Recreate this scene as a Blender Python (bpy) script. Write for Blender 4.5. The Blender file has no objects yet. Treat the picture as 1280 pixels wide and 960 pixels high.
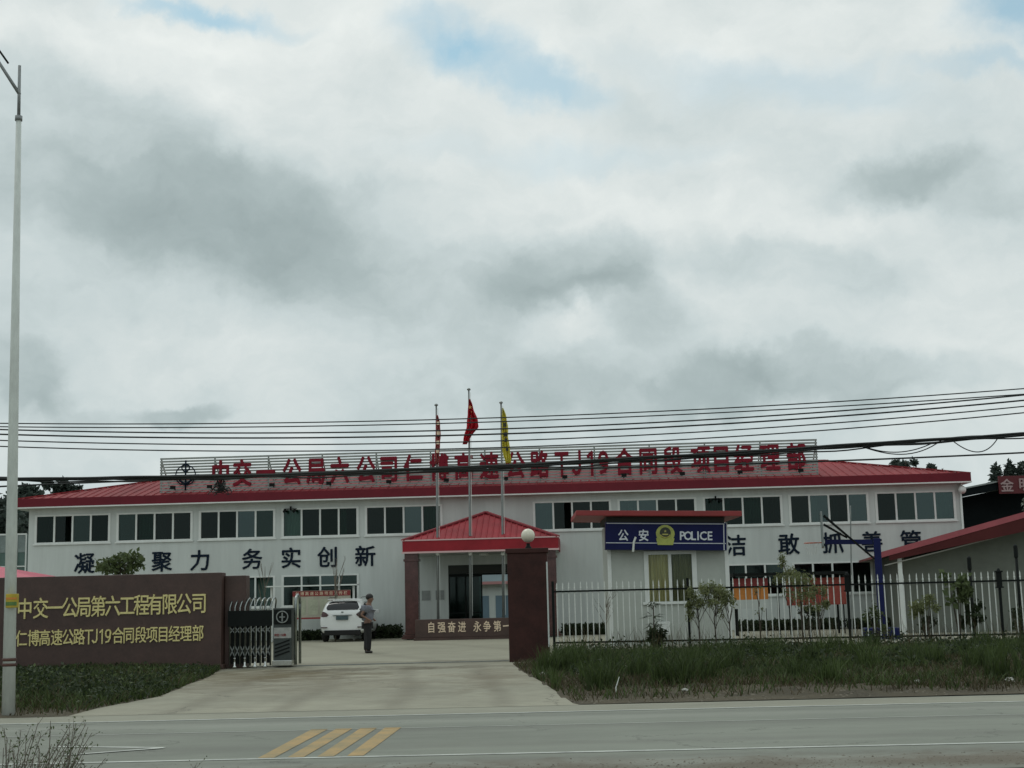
import bpy, math, random
import numpy as np
from mathutils import Vector, Matrix

random.seed(7); rng = np.random.default_rng(7)
sc = bpy.context.scene
COL = sc.collection
PI = math.pi

# ------------------------------------------------------------------ camera
CP, CR, CF, CH = .1517, .0241, 1740., 1.6
_F = np.array([0, math.cos(CP), math.sin(CP)]); _R = np.array([1., 0, 0]); _U = np.cross(_R, _F)
_c, _s = math.cos(CR), math.sin(CR)
_R, _U = _c*_R - _s*_U, _s*_R + _c*_U
_O = np.array([0, 0, CH])
cam = bpy.data.cameras.new('camera'); camo = bpy.data.objects.new('camera', cam); COL.objects.link(camo)
cam.sensor_width = 36; cam.lens = 36*CF/1280; cam.clip_end = 3000; cam.clip_start = .1
M = Matrix.Identity(4)
for i in range(3):
    M[i][0] = _R[i]; M[i][1] = _U[i]; M[i][2] = -_F[i]; M[i][3] = _O[i]
camo.matrix_world = M
sc.camera = camo

def ray(px, py): return _F + _R*(px-640)/CF + _U*(480-py)/CF
def at(px, py, Y):                       # the point seen at a pixel, Y metres ahead
    d = ray(px, py); return _O + d*(Y/d[1])
def gnd(px, py, z=0.):                   # the point of the ground seen at a pixel
    d = ray(px, py); return _O + d*((z-CH)/d[2])

# ------------------------------------------------------------------ world, sun, exposure
sc.view_settings.view_transform = 'Standard'; sc.view_settings.look = 'None'
sc.view_settings.exposure = 0; sc.view_settings.gamma = 1
SUN_EL, SUN_AZ = math.radians(58), math.radians(-35)     # azimuth from +Y towards +X, negative = left
w = bpy.data.worlds.new('World'); sc.world = w; w.use_nodes = True
nt = w.node_tree; N = nt.nodes; L = nt.links; N.clear()
def nd(tree, t, **k):
    n = tree.nodes.new(t)
    for a, b in k.items():
        if a.startswith('i_'): n.inputs[a[2:].replace('_', ' ')].default_value = b
        else: setattr(n, a, b)
    return n
out = nd(nt, 'ShaderNodeOutputWorld'); bg = nd(nt, 'ShaderNodeBackground'); bg.inputs[1].default_value = .1
sky = nd(nt, 'ShaderNodeTexSky', sky_type='NISHITA', sun_disc=False, sun_elevation=SUN_EL, sun_rotation=SUN_AZ)
tc = nd(nt, 'ShaderNodeTexCoord')
def vm(op, a, b=None, tree=nt):
    n = nd(tree, 'ShaderNodeVectorMath', operation=op)
    for i, x in enumerate((a, b)):
        if x is None: continue
        if isinstance(x, (tuple, list, Vector, np.ndarray)): n.inputs[i].default_value = tuple(float(v) for v in x)
        else: tree.links.new(x, n.inputs[i])
    return n.outputs['Value'] if op in ('LENGTH', 'DOT_PRODUCT') else n.outputs[0]
def mt(op, a, b=None, c=None, clamp=False, tree=nt):
    n = nd(tree, 'ShaderNodeMath', operation=op, use_clamp=clamp)
    for i, x in enumerate((a, b, c)):
        if x is None: continue
        if isinstance(x, (int, float)): n.inputs[i].default_value = x
        else: tree.links.new(x, n.inputs[i])
    return n.outputs[0]
def noise(vec, scale, detail=6, rough=.55, dist=0, tree=nt, col=False):
    n = nd(tree, 'ShaderNodeTexNoise'); n.inputs['Scale'].default_value = scale
    n.inputs['Detail'].default_value = detail; n.inputs['Roughness'].default_value = rough
    n.inputs['Distortion'].default_value = dist
    if vec is not None: tree.links.new(vec, n.inputs['Vector'])
    return n.outputs[1 if col else 0]
D = vm('NORMALIZE', tc.outputs['Generated'])
wv = vm('SUBTRACT', noise(D, 7., 6, .55, col=True), (.5, .5, .5))
wv2 = vm('SUBTRACT', noise(D, 26., 5, .6, col=True), (.5, .5, .5))
Dw = vm('ADD', D, vm('ADD', vm('MULTIPLY', wv, (.07, .07, .07)), vm('MULTIPLY', wv2, (.035, .035, .035))))
Ds = vm('MULTIPLY', Dw, (1., 1., 1.6))
n1 = noise(Ds, 4.2, 8, .5); n2 = noise(Ds, 14., 7, .55)
def blob(px, py, rx, ry, amt, soft=.75, ang=0):
    d = ray(px, py); d = d/np.linalg.norm(d); a = math.radians(ang)
    e1 = (math.cos(a)*_R+math.sin(a)*_U)*CF/rx; e2 = (-math.sin(a)*_R+math.cos(a)*_U)*CF/ry; v = vm('SUBTRACT', Dw, d)
    q = mt('ADD', mt('POWER', vm('DOT_PRODUCT', v, e1), 2.), mt('POWER', vm('DOT_PRODUCT', v, e2), 2.)); q = mt('ADD', mt('SQRT', q), mt('MULTIPLY', mt('LESS_THAN', vm('DOT_PRODUCT', D, d), 0), 9.))
    n = nd(nt, 'ShaderNodeMapRange', interpolation_type='SMOOTHSTEP')
    n.inputs['From Min'].default_value = 1 + soft*.6; n.inputs['From Max'].default_value = 1 - soft
    n.inputs['To Min'].default_value = 0; n.inputs['To Max'].default_value = amt
    L.new(q, n.inputs['Value']); return n.outputs[0]
# the banks of cloud of this sky: brighter and darker ones, by direction
n3 = noise(vm('MULTIPLY', Dw, (1., 1., 2.2)), 34., 6, .6)
cov = mt('ADD', mt('MULTIPLY', mt('SUBTRACT', n1, .5), .75), mt('MULTIPLY', mt('SUBTRACT', n2, .5), .42))
cov = mt('ADD', cov, mt('MULTIPLY', mt('SUBTRACT', n3, .5), .16))
cov = mt('ADD', cov, .62)
BL = [(90, 190, 340, 110, -.24, .35, -24), (330, 290, 300, 70, -.15, .6, -14), (180, 300, 200, 60, -.06, .6, 0), (715, 340, 120, 55, -.31, .55, 14), (800, 390, 85, 50, -.22, .55, -30), (700, 420, 60, 30, .12, .6, 0), (450, 410, 560, 110, -.10, .8, -8), (640, 400, 90, 40, -.12, .6, 20),
      (1115, 230, 90, 30, -.25, .6, 18), (1230, 230, 90, 40, -.16, .6, 0), (1010, 345, 150, 32, -.17, .5, -6), (1080, 470, 190, 34, -.22, .6, -4), (890, 480, 90, 40, -.24, .6, 10), (600, 500, 400, 46, -.10, .7, 0),
      (230, 512, 62, 17, -.28, .5, 0), (20, 470, 60, 44, -.26, .5, -30), (50, 520, 120, 20, -.14, .6, 0),
      (620, 20, 1100, 90, .16, .8, 0), (520, 170, 330, 60, .14, .7, -4), (650, 265, 160, 40, .12, .7, 0), (960, 270, 200, 36, .14, .6, 0), (250, 440, 230, 45, .10, .7, 0),
      (100, 60, 230, 50, .14, .7, -8), (280, 30, 100, 30, .08, .7, 0), (1120, 330, 260, 60, .06, .7, 0)]
for b in BL: cov = mt('ADD', cov, blob(*b))
ramp = nd(nt, 'ShaderNodeValToRGB'); L.new(cov, ramp.inputs[0])
cr = ramp.color_ramp; cr.elements[0].position = 0.; cr.elements[0].color = (.30, .37, .375, 1)
cr.elements[1].position = 1.; cr.elements[1].color = (.86, .90, .875, 1)
for p, c in ((.28, (.42, .50, .505, 1)), (.52, (.575, .655, .66, 1)), (.78, (.73, .785, .775, 1))):
    e = cr.elements.new(p); e.color = c
gap = blob(590, 70, 95, 38, 1., .8, -22)
for b in [(255, 3, 90, 14, .9, .8), (1255, 22, 60, 34, .9, .8), (680, 110, 80, 26, .7, .9, -10), (1230, 82, 100, 14, .5, .9), (980, 105, 190, 28, .35, .9, -8), (700, 190, 200, 20, .25, .9)]: gap = mt('MAXIMUM', gap, blob(*b))
gap = mt('MULTIPLY', gap, mt('MULTIPLY', mt('SUBTRACT', n2, .12), 2.4, clamp=True), clamp=True)
skl = nd(nt, 'ShaderNodeVectorMath', operation='SCALE'); L.new(sky.outputs[0], skl.inputs[0]); skl.inputs['Scale'].default_value = 1.15
tnt = nd(nt, 'ShaderNodeVectorMath', operation='MULTIPLY'); L.new(skl.outputs[0], tnt.inputs[0]); tnt.inputs[1].default_value = (1.0, 1.18, .98)
veil = nd(nt, 'ShaderNodeMix', data_type='RGBA'); veil.inputs[0].default_value = .38
L.new(tnt.outputs[0], veil.inputs[6]); veil.inputs[7].default_value = (4.6, 6.6, 7.6, 1)
cl10 = nd(nt, 'ShaderNodeVectorMath', operation='SCALE'); L.new(ramp.outputs[0], cl10.inputs[0]); cl10.inputs['Scale'].default_value = 10.
mx = nd(nt, 'ShaderNodeMix', data_type='RGBA')
L.new(gap, mx.inputs[0]); L.new(cl10.outputs[0], mx.inputs[6]); L.new(veil.outputs[2], mx.inputs[7])
L.new(mx.outputs[2], bg.inputs[0]); L.new(bg.outputs[0], out.inputs[0])

sun = bpy.data.lights.new('sun', 'SUN'); sun.energy = .55; sun.angle = math.radians(22); sun.color = (1, .97, .9)
suno = bpy.data.objects.new('sun', sun); COL.objects.link(suno)
sd = Vector((math.sin(SUN_AZ)*math.cos(SUN_EL), math.cos(SUN_AZ)*math.cos(SUN_EL), math.sin(SUN_EL)))
suno.rotation_euler = sd.to_track_quat('Z', 'Y').to_euler(); suno.location = sd*100

# ------------------------------------------------------------------ materials
MATS = {}
def mat(name, col, rough=.7, nscale=0, namt=.2, bump=0, bscale=None, metal=0, spec=.5, col2=None, coord='Object', detail=5, stretch=None):
    if name in MATS: return MATS[name]
    m = bpy.data.materials.new(name); m.use_nodes = True; t = m.node_tree
    b = t.nodes['Principled BSDF']; b.inputs['Roughness'].default_value = rough; b.inputs['Metallic'].default_value = metal
    b.inputs['Specular IOR Level'].default_value = spec
    c = (*col, 1); b.inputs['Base Color'].default_value = c
    if nscale:
        if coord == 'World': vec = nd(t, 'ShaderNodeNewGeometry').outputs['Position']
        else: vec = nd(t, 'ShaderNodeTexCoord').outputs['Object']
        if stretch: vec = vm('MULTIPLY', vec, stretch, tree=t)
        f1 = noise(vec, nscale, detail, .6, tree=t); f2 = noise(vec, nscale*7.3, 4, .6, tree=t)
        f = mt('ADD', mt('MULTIPLY', f1, .7, tree=t), mt('MULTIPLY', f2, .3, tree=t), tree=t)
        mr = nd(t, 'ShaderNodeMapRange'); mr.inputs['From Min'].default_value = .35; mr.inputs['From Max'].default_value = .65
        t.links.new(f, mr.inputs['Value'])
        mi = nd(t, 'ShaderNodeMix', data_type='RGBA')
        t.links.new(mr.outputs[0], mi.inputs[0])
        if col2 is None: col2 = tuple(x*(1-namt) for x in col); c = tuple(min(1, x*(1+namt*.5)) for x in col)+(1,)
        mi.inputs[6].default_value = (*col2, 1); mi.inputs[7].default_value = c
        t.links.new(mi.outputs[2], b.inputs['Base Color'])
        if bump:
            bp = nd(t, 'ShaderNodeBump'); bp.inputs['Strength'].default_value = bump; bp.inputs['Distance'].default_value = .02
            t.links.new(noise(vec, bscale or nscale*12, 5, .7, tree=t), bp.inputs['Height']); t.links.new(bp.outputs[0], b.inputs['Normal'])
    MATS[name] = m; return m

def leafmat(name, c1, c2, scale=1.5):
    m = bpy.data.materials.new(name); m.use_nodes = True; t = m.node_tree
    b = t.nodes['Principled BSDF']; b.inputs['Roughness'].default_value = .6; b.inputs['Specular IOR Level'].default_value = .25
    g = nd(t, 'ShaderNodeNewGeometry'); f1 = noise(g.outputs['Position'], scale, 3, .6, tree=t)
    f = mt('ADD', mt('MULTIPLY', g.outputs['Random Per Island'], .5, tree=t), mt('MULTIPLY', mt('SUBTRACT', f1, .2, tree=t), .9, tree=t), clamp=True, tree=t)
    mi = nd(t, 'ShaderNodeMix', data_type='RGBA'); mi.inputs[6].default_value = (*c1, 1); mi.inputs[7].default_value = (*c2, 1)
    t.links.new(f, mi.inputs[0]); t.links.new(mi.outputs[2], b.inputs['Base Color'])
    tr = nd(t, 'ShaderNodeBsdfTranslucent'); t.links.new(mi.outputs[2], tr.inputs[0])
    ms = nd(t, 'ShaderNodeMixShader'); ms.inputs[0].default_value = .25
    o = t.nodes['Material Output']; t.links.new(b.outputs[0], ms.inputs[1]); t.links.new(tr.outputs[0], ms.inputs[2]); t.links.new(ms.outputs[0], o.inputs[0])
    MATS[name] = m; return m

def glassmat(name, tint, refl=.10, gc=(.5, .6, .58)):
    m = bpy.data.materials.new(name); m.use_nodes = True; t = m.node_tree; t.nodes.remove(t.nodes['Principled BSDF'])
    tr = nd(t, 'ShaderNodeBsdfTransparent'); tr.inputs[0].default_value = (*tint, 1)
    gl = nd(t, 'ShaderNodeBsdfGlossy'); gl.inputs['Roughness'].default_value = .06; gl.inputs[0].default_value = (*gc, 1)
    fr = nd(t, 'ShaderNodeFresnel'); fr.inputs[0].default_value = 1.5
    ms = nd(t, 'ShaderNodeMixShader'); t.links.new(mt('ADD', fr.outputs[0], refl, clamp=True, tree=t), ms.inputs[0])
    t.links.new(tr.outputs[0], ms.inputs[1]); t.links.new(gl.outputs[0], ms.inputs[2]); t.links.new(ms.outputs[0], t.nodes['Material Output'].inputs[0])
    MATS[name] = m; return m

M_WALL = mat('sandwich_panel', (.58, .62, .595), .6, .9, .13, coord='World', stretch=(1, 1, .12), spec=.3)
M_WHITE = mat('white_frame', (.72, .75, .72), .45, 1.5, .1)
M_FASC = mat('fascia_red', (.155, .013, .024), .6, .5, .2, spec=.25)
M_ROOF = mat('roof_red', (.27, .032, .038), .62, .5, .35, stretch=(1, .3, 1), spec=.2)
M_CROOF = mat('canopy_red', (.29, .018, .028), .55, .8, .3, spec=.25)
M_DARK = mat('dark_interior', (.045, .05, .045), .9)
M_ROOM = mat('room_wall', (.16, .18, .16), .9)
M_SLAB = mat('concrete_floor', (.2, .2, .18), .9)
M_CURT = mat('curtain_cloth', (.55, .60, .54), .9, 3, .25, stretch=(6, 6, .3))
M_CURTY = mat('yellow_curtain', (.95, .80, .50), .9, 3, .3, stretch=(8, 8, .3))
M_CURTG = mat('green_curtain', (.33, .32, .20), .9, 3, .35, stretch=(8, 8, .3))
M_BLACK = mat('black_metal', (.008, .011, .010), .6, 3, .3, spec=.15)
M_INK = mat('navy_lettering', (.006, .015, .030), .7, 4, .3, spec=.15)
M_RED = mat('red_lettering', (.21, .010, .024), .6, 2, .2, spec=.2)
M_REDS = mat('red_paint', (.28, .03, .03), .5, 2, .2)
M_GOLD = mat('gilt_lettering', (.80, .70, .31), .5, 3, .2)
M_CREAM = mat('cream_lettering', (.85, .68, .5), .6, 4, .2)
M_STONE = mat('brown_granite', (.075, .042, .034), .45, 2.2, .3, coord='World', detail=8)
M_STONE2 = mat('red_brown_granite', (.046, .015, .012), .5, 2.2, .4, coord='World', detail=8, spec=.25)
M_STONEC = mat('column_granite', (.085, .035, .032), .22, 3.2, .45, coord='World', detail=8)
M_SLAT = mat('galvanised_slat', (.33, .36, .34), .7, 1, .25, spec=.2)
M_STEEL = mat('stainless_steel', (.62, .64, .62), .22, 4, .15, metal=1)
M_STEELM = mat('dull_steel', (.26, .28, .27), .42, 4, .2, metal=.6)
M_FPOLE = mat('flagpole_steel', (.20, .215, .21), .5, 4, .2, metal=.3)
M_BLUE = mat('police_blue', (.005, .009, .070), .5, 1.5, .2, spec=.2)
M_BLUEP = mat('blue_paint', (.006, .011, .075), .5, 2, .25, spec=.2)
M_PAINT = mat('white_car_paint', (.78, .8, .79), .18, 2, .04)
M_RUBBER = mat('rubber', (.012, .012, .012), .85, 9, .3)
M_TINT = mat('tinted_glass', (.010, .012, .014), .06)
M_TAIL = mat('tail_lamp_red', (.055, .018, .018), .2)
M_PLATE = mat('plate_blue', (.06, .10, .11), .4, 20, .4)
M_SKIN = mat('skin', (.20, .11, .075), .55, 12, .1)
M_HAIR = mat('black_hair', (.012, .011, .010), .6, 30, .4)
M_SHIRT = mat('grey_shirt', (.19, .20, .235), .85, 14, .35)
M_TROU = mat('black_trousers', (.014, .014, .015), .85, 10, .3)
M_SHOE = mat('dark_shoe', (.02, .017, .014), .4, 10, .3)
M_GLOBE = mat('milky_globe', (.78, .74, .60), .25, 3, .08)
M_CABLE = mat('black_cable', (.012, .016, .016), .6, 3, .3)
M_POLE = mat('pole_white', (.66, .70, .66), .6, 2.4, .22, bump=.2, stretch=(1, 1, .35))
M_POLED = mat('pole_galvanised', (.30, .32, .32), .5, 3, .25, metal=.4)
M_YEL = mat('yellow_box', (.48, .36, .03), .5, 6, .3)
M_GRN = mat('green_band', (.10, .20, .05), .6, 6, .3)
M_BRN = mat('brown_band', (.09, .04, .03), .7, 6, .3)
def cloth(name, c1, c2):
    m = leafmat(name, c1, c2, 3); m.node_tree.nodes['Mix Shader'].inputs[0].default_value = .5; return m
M_FLAGR = cloth('red_flag', (.50, .015, .03), (.72, .03, .05))
M_FLAGP = cloth('faded_red_flag', (.45, .09, .10), (.75, .24, .24))
M_FLAGY = cloth('yellow_flag', (.75, .68, .08), (.92, .86, .20))
M_BOARD = mat('board_paper', (.46, .45, .36), .6, 1.2, .3)
M_ORANGE = mat('orange_poster', (.60, .22, .04), .6, 1.5, .35)
M_POSTR = mat('red_poster', (.40, .07, .05), .6, 1.5, .4)
M_BARK = mat('bark', (.075, .06, .045), .9, 5, .4, bump=.5, coord='World')
M_BARKP = mat('pale_bark', (.16, .14, .11), .9, 5, .4, coord='World')
M_PICK = mat('picket_white', (.74, .77, .72), .5, 3, .2)
M_ROAD = mat('road_concrete', (.226, .240, .200), .85, .5, .20, bump=.25, bscale=60, coord='World', stretch=(.35, 1, 1), detail=9)
M_PAD = mat('driveway_concrete', (.325, .312, .24), .88, .45, .22, bump=.25, bscale=50, coord='World', detail=9)
M_APR = mat('apron_concrete', (.29, .285, .225), .88, .6, .2, bump=.25, bscale=50, coord='World', detail=9, stretch=(.4, 1, 1))
M_YARD = mat('yard_concrete', (.305, .293, .222), .88, .25, .18, bump=.2, bscale=50, coord='World', detail=9)
M_LINE = mat('road_line_white', (.52, .54, .49), .7, 3, .35, coord='World', detail=9)
M_LINEY = mat('road_line_yellow', (.48, .31, .12), .75, 2.6, .5, coord='World', detail=9, col2=(.25, .215, .12))
M_SOIL = mat('soil', (.075, .061, .034), .95, .9, .45, bump=.8, bscale=9, coord='World', detail=9)
M_GROUND = mat('ground_earth', (.07, .075, .045), .95, .2, .4, coord='World')
M_SHADE = mat('black_shade_roof', (.008, .011, .012), .85, 1, .3, spec=.08)
M_TEAL = mat('teal_sheet', (.10, .17, .15), .6, 1, .3)
M_FOL = leafmat('foliage_dark', (.014, .024, .012), (.052, .074, .032))
M_FOLM = leafmat('foliage_mid', (.035, .055, .022), (.12, .155, .06))
M_FOLY = leafmat('foliage_yellow', (.085, .11, .045), (.27, .29, .13), 3)
M_GRASS = leafmat('grass_blades', (.012, .020, .009), (.10, .145, .042), .38)
M_GRASSB = leafmat('brown_grass', (.026, .022, .012), (.12, .10, .052), .8)
M_STRAW = leafmat('straw_blades', (.05, .04, .022), (.13, .105, .06), 1.5)
M_FOLFAR = leafmat('foliage_far', (.03, .045, .04), (.08, .105, .085), .4)
G_WIN = glassmat('window_glass', (.30, .44, .40), -.012)
G_CLEAR = glassmat('clear_glass', (.86, .88, .82), -.02)
G_WIN3 = glassmat('window_glass_pale', (.50, .62, .58), .0, (.6, .75, .72))
G_WIN4 = glassmat('window_glass_shiny', (.32, .44, .42), .045, (.55, .7, .7))
G_WIN2 = glassmat('window_glass_dark', (.20, .30, .28), -.005)
# the streaks of brown earth carried onto the driveway: a second colour layer on the concrete
def dirty(m, cx, cy, rx, ry, col, amt):
    t = m.node_tree; b = t.nodes['Principled BSDF']; src = b.inputs['Base Color'].links[0].from_socket
    g = nd(t, 'ShaderNodeNewGeometry'); p = vm('MULTIPLY', vm('SUBTRACT', g.outputs['Position'], (cx, cy, 0), tree=t), (1/rx, 1/ry, 0), tree=t)
    ln = vm('LENGTH', p, tree=t); nz = noise(g.outputs['Position'], 1.1, 8, .7, .6, tree=t)
    f = mt('SUBTRACT', mt('ADD', 1.0, mt('MULTIPLY', mt('SUBTRACT', nz, .5, tree=t), 3.2, tree=t), tree=t), ln, clamp=True, tree=t)
    mi = nd(t, 'ShaderNodeMix', data_type='RGBA'); t.links.new(mt('MULTIPLY', f, amt, tree=t), mi.inputs[0]); t.links.new(src, mi.inputs[6]); mi.inputs[7].default_value = (*col, 1)
    t.links.new(mi.outputs[2], b.inputs['Base Color'])
def cracks(m, scale, amt, col=(.06, .058, .05), thr=.012, stretch=(1, 1, 1)):
    t = m.node_tree; b = t.nodes['Principled BSDF']; src = b.inputs['Base Color'].links[0].from_socket; g = nd(t, 'ShaderNodeNewGeometry')
    p = vm('ADD', vm('MULTIPLY', g.outputs['Position'], stretch, tree=t), vm('MULTIPLY', noise(g.outputs['Position'], 1.3, 6, .7, tree=t, col=True), (1.3, 1.3, 0), tree=t), tree=t)
    v = nd(t, 'ShaderNodeTexVoronoi', feature='DISTANCE_TO_EDGE'); v.inputs['Scale'].default_value = scale; t.links.new(p, v.inputs['Vector'])
    f = mt('LESS_THAN', v.outputs['Distance'], thr, tree=t); f = mt('MULTIPLY', f, mt('MULTIPLY', mt('GREATER_THAN', noise(g.outputs['Position'], .35, 3, .5, tree=t), .5, tree=t), amt, tree=t), tree=t)
    mi = nd(t, 'ShaderNodeMix', data_type='RGBA'); t.links.new(f, mi.inputs[0]); t.links.new(src, mi.inputs[6]); mi.inputs[7].default_value = (*col, 1); t.links.new(mi.outputs[2], b.inputs['Base Color'])
def tracks(m, dirv, period, width, amt, col, nz=(.15, .15, 0), off=0.):
    # worn wheel bands: stripes across dirv, broken up by noise
    t = m.node_tree; b = t.nodes['Principled BSDF']; src = b.inputs['Base Color'].links[0].from_socket; g = nd(t, 'ShaderNodeNewGeometry')
    d = mt('ADD', vm('DOT_PRODUCT', g.outputs['Position'], dirv, tree=t), mt('MULTIPLY', noise(vm('MULTIPLY', g.outputs['Position'], nz, tree=t), 1., 3, .5, tree=t), 1.6, tree=t), tree=t)
    w_ = mt('PINGPONG', mt('ADD', d, off, tree=t), period, tree=t); mr = nd(t, 'ShaderNodeMapRange', interpolation_type='SMOOTHSTEP'); mr.inputs['From Min'].default_value = width; mr.inputs['From Max'].default_value = 0; t.links.new(w_, mr.inputs['Value'])
    f = mt('MULTIPLY', mt('MULTIPLY', mr.outputs[0], noise(g.outputs['Position'], 1.7, 8, .75, tree=t), tree=t), amt, clamp=True, tree=t)
    mi = nd(t, 'ShaderNodeMix', data_type='RGBA'); t.links.new(f, mi.inputs[0]); t.links.new(src, mi.inputs[6]); mi.inputs[7].default_value = (*col, 1); t.links.new(mi.outputs[2], b.inputs['Base Color'])
tracks(M_ROAD, (.02, 1, 0), .85, .45, .75, (.15, .15, .13), (.05, .3, 0), .3); tracks(M_ROAD, (.02, 1, 0), 2.6, .5, .6, (.33, .33, .29), (.05, .2, 0), 1.)
tracks(M_PAD, (1, .05, 0), .8, .35, .85, (.17, .155, .115), (.2, .12, 0)); tracks(M_YARD, (.8, .3, 0), 1.7, .5, .5, (.17, .155, .115), (.2, .12, 0))
cracks(M_ROAD, .30, .45, thr=.0035); cracks(M_PAD, .33, .5, thr=.006)
dirty(M_PAD, -5.4, 31.5, 3.0, 4.8, (.12, .095, .045), 1.)
dirty(M_PAD, -3.6, 27, 3.5, 5, (.17, .145, .10), .45)
dirty(M_PAD, -3.0, 33.2, 4.5, 1.0, (.11, .095, .06), .95)
dirty(M_ROAD, -3.5, 20.9, 5.0, .5, (.15, .13, .09), .5)
dirty(M_PAD, -.6, 29, 1.2, 5, (.15, .12, .075), .5)
dirty(M_YARD, -2.5, 36.3, 6, 1.3, (.12, .105, .07), .7)
dirty(M_ROAD, 0, 13.4, 40, .9, (.12, .095, .065), .8)

# ------------------------------------------------------------------ mesh builder
class MB:
    def __init__(s): s.v = []; s.f = []
    def add(s, v, f):
        k = len(s.v); s.v += [tuple(float(c) for c in p) for p in v]; s.f += [tuple(k+i for i in q) for q in f]; return s
    def box(s, x0, x1, y0, y1, z0, z1):
        return s.add([(x0, y0, z0), (x1, y0, z0), (x1, y1, z0), (x0, y1, z0), (x0, y0, z1), (x1, y0, z1), (x1, y1, z1), (x0, y1, z1)],
                     [(0, 3, 2, 1), (4, 5, 6, 7), (0, 1, 5, 4), (1, 2, 6, 5), (2, 3, 7, 6), (3, 0, 4, 7)])
    def bar(s, a, b, w, h=None):          # rectangular bar between two points
        a = Vector(a); b = Vector(b); h = h or w; d = (b-a).normalized()
        u = d.cross(Vector((0, 0, 1)));  u = Vector((1, 0, 0)) if u.length < .01 else u.normalized(); v = u.cross(d)
        P = [p + u*(i*w/2) + v*(j*h/2) for p in (a, b) for i, j in ((-1, -1), (1, -1), (1, 1), (-1, 1))]
        return s.add(P, [(0, 3, 2, 1), (4, 5, 6, 7), (0, 1, 5, 4), (1, 2, 6, 5), (2, 3, 7, 6), (3, 0, 4, 7)])
    def tube(s, pts, r, n=8, cap=True):
        pts = [Vector(p) for p in pts]; rs = r if isinstance(r, (list, tuple)) else [r]*len(pts); k = len(s.v); pu = None
        for i, p in enumerate(pts):
            d = (pts[min(i+1, len(pts)-1)] - pts[max(i-1, 0)])
            d = d.normalized() if d.length > 1e-9 else Vector((0, 0, 1))
            if pu is None:
                u = d.cross(Vector((0, 0, 1)));  u = Vector((1, 0, 0)) if u.length < .01 else u.normalized()
            else:
                u = pu - d*pu.dot(d); u = u.normalized() if u.length > 1e-6 else pu
            pu = u; v = d.cross(u)
            for j in range(n):
                a = 2*PI*j/n; q = p + (u*math.cos(a)+v*math.sin(a))*rs[i]; s.v.append((q.x, q.y, q.z))
        for i in range(len(pts)-1):
            for j in range(n):
                s.f.append((k+i*n+j, k+i*n+(j+1) % n, k+(i+1)*n+(j+1) % n, k+(i+1)*n+j))
        if cap: s.f.append(tuple(k+j for j in range(n))[::-1]); s.f.append(tuple(k+(len(pts)-1)*n+j for j in range(n)))
        return s
    def lathe(s, prof, n=16, c=(0, 0, 0)):
        return s.tube([(c[0], c[1], c[2]+z) for r_, z in prof], [max(r_, .0005) for r_, z in prof], n)
    def sphere(s, c, r, n=12, m=8, sz=1):
        return s.lathe([(r*math.sin(PI*i/m), -r*sz*math.cos(PI*i/m)) for i in range(m+1)], n, c)
    def prism(s, poly, y0, y1):            # xz outline, extruded in y
        n = len(poly); v = [(x, y0, z) for x, z in poly]+[(x, y1, z) for x, z in poly]
        return s.add(v, [tuple(range(n)), tuple(range(2*n-1, n-1, -1))]+[((i+1) % n, i, n+i, n+(i+1) % n) for i in range(n)])
    def build(s, name, m, parent=None, smooth=False, loc=None, rot=None, bevel=0):
        me = bpy.data.meshes.new(name); me.from_pydata(s.v, [], s.f); me.materials.append(m)
        if smooth: me.polygons.foreach_set('use_smooth', [True]*len(me.polygons))
        o = bpy.data.objects.new(name, me); COL.objects.link(o)
        if parent: o.parent = parent
        if loc is not None: o.location = tuple(float(c) for c in loc)
        if rot is not None: o.rotation_euler = rot
        if bevel:
            b = o.modifiers.new('bevel', 'BEVEL'); b.width = bevel; b.segments = 2; b.limit_method = 'ANGLE'
        return o
def tag(o, label=None, cat=None, group=None, kind=None):
    if label: o['label'] = label
    if cat: o['category'] = cat
    if group: o['group'] = group
    if kind: o['kind'] = kind
    return o
def empty(name, loc=(0, 0, 0), rz=0, label=None, cat=None, group=None):
    o = bpy.data.objects.new(name, None); COL.objects.link(o); o.location = tuple(float(c) for c in loc); o.rotation_euler = (0, 0, rz)
    o.empty_display_size = .2
    return tag(o, label, cat, group)
def inst(src, parent, loc=None, rot=None, scale=None):
    o = src.copy(); COL.objects.link(o); o.parent = parent
    if loc is not None: o.location = tuple(float(c) for c in loc)
    if rot is not None: o.rotation_euler = rot
    if scale is not None: o.scale = scale
    return o
def copy_tree(o, parent=None):
    c = o.copy(); COL.objects.link(c); c.parent = parent
    for ch in list(o.children): copy_tree(ch, c)
    return c

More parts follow.
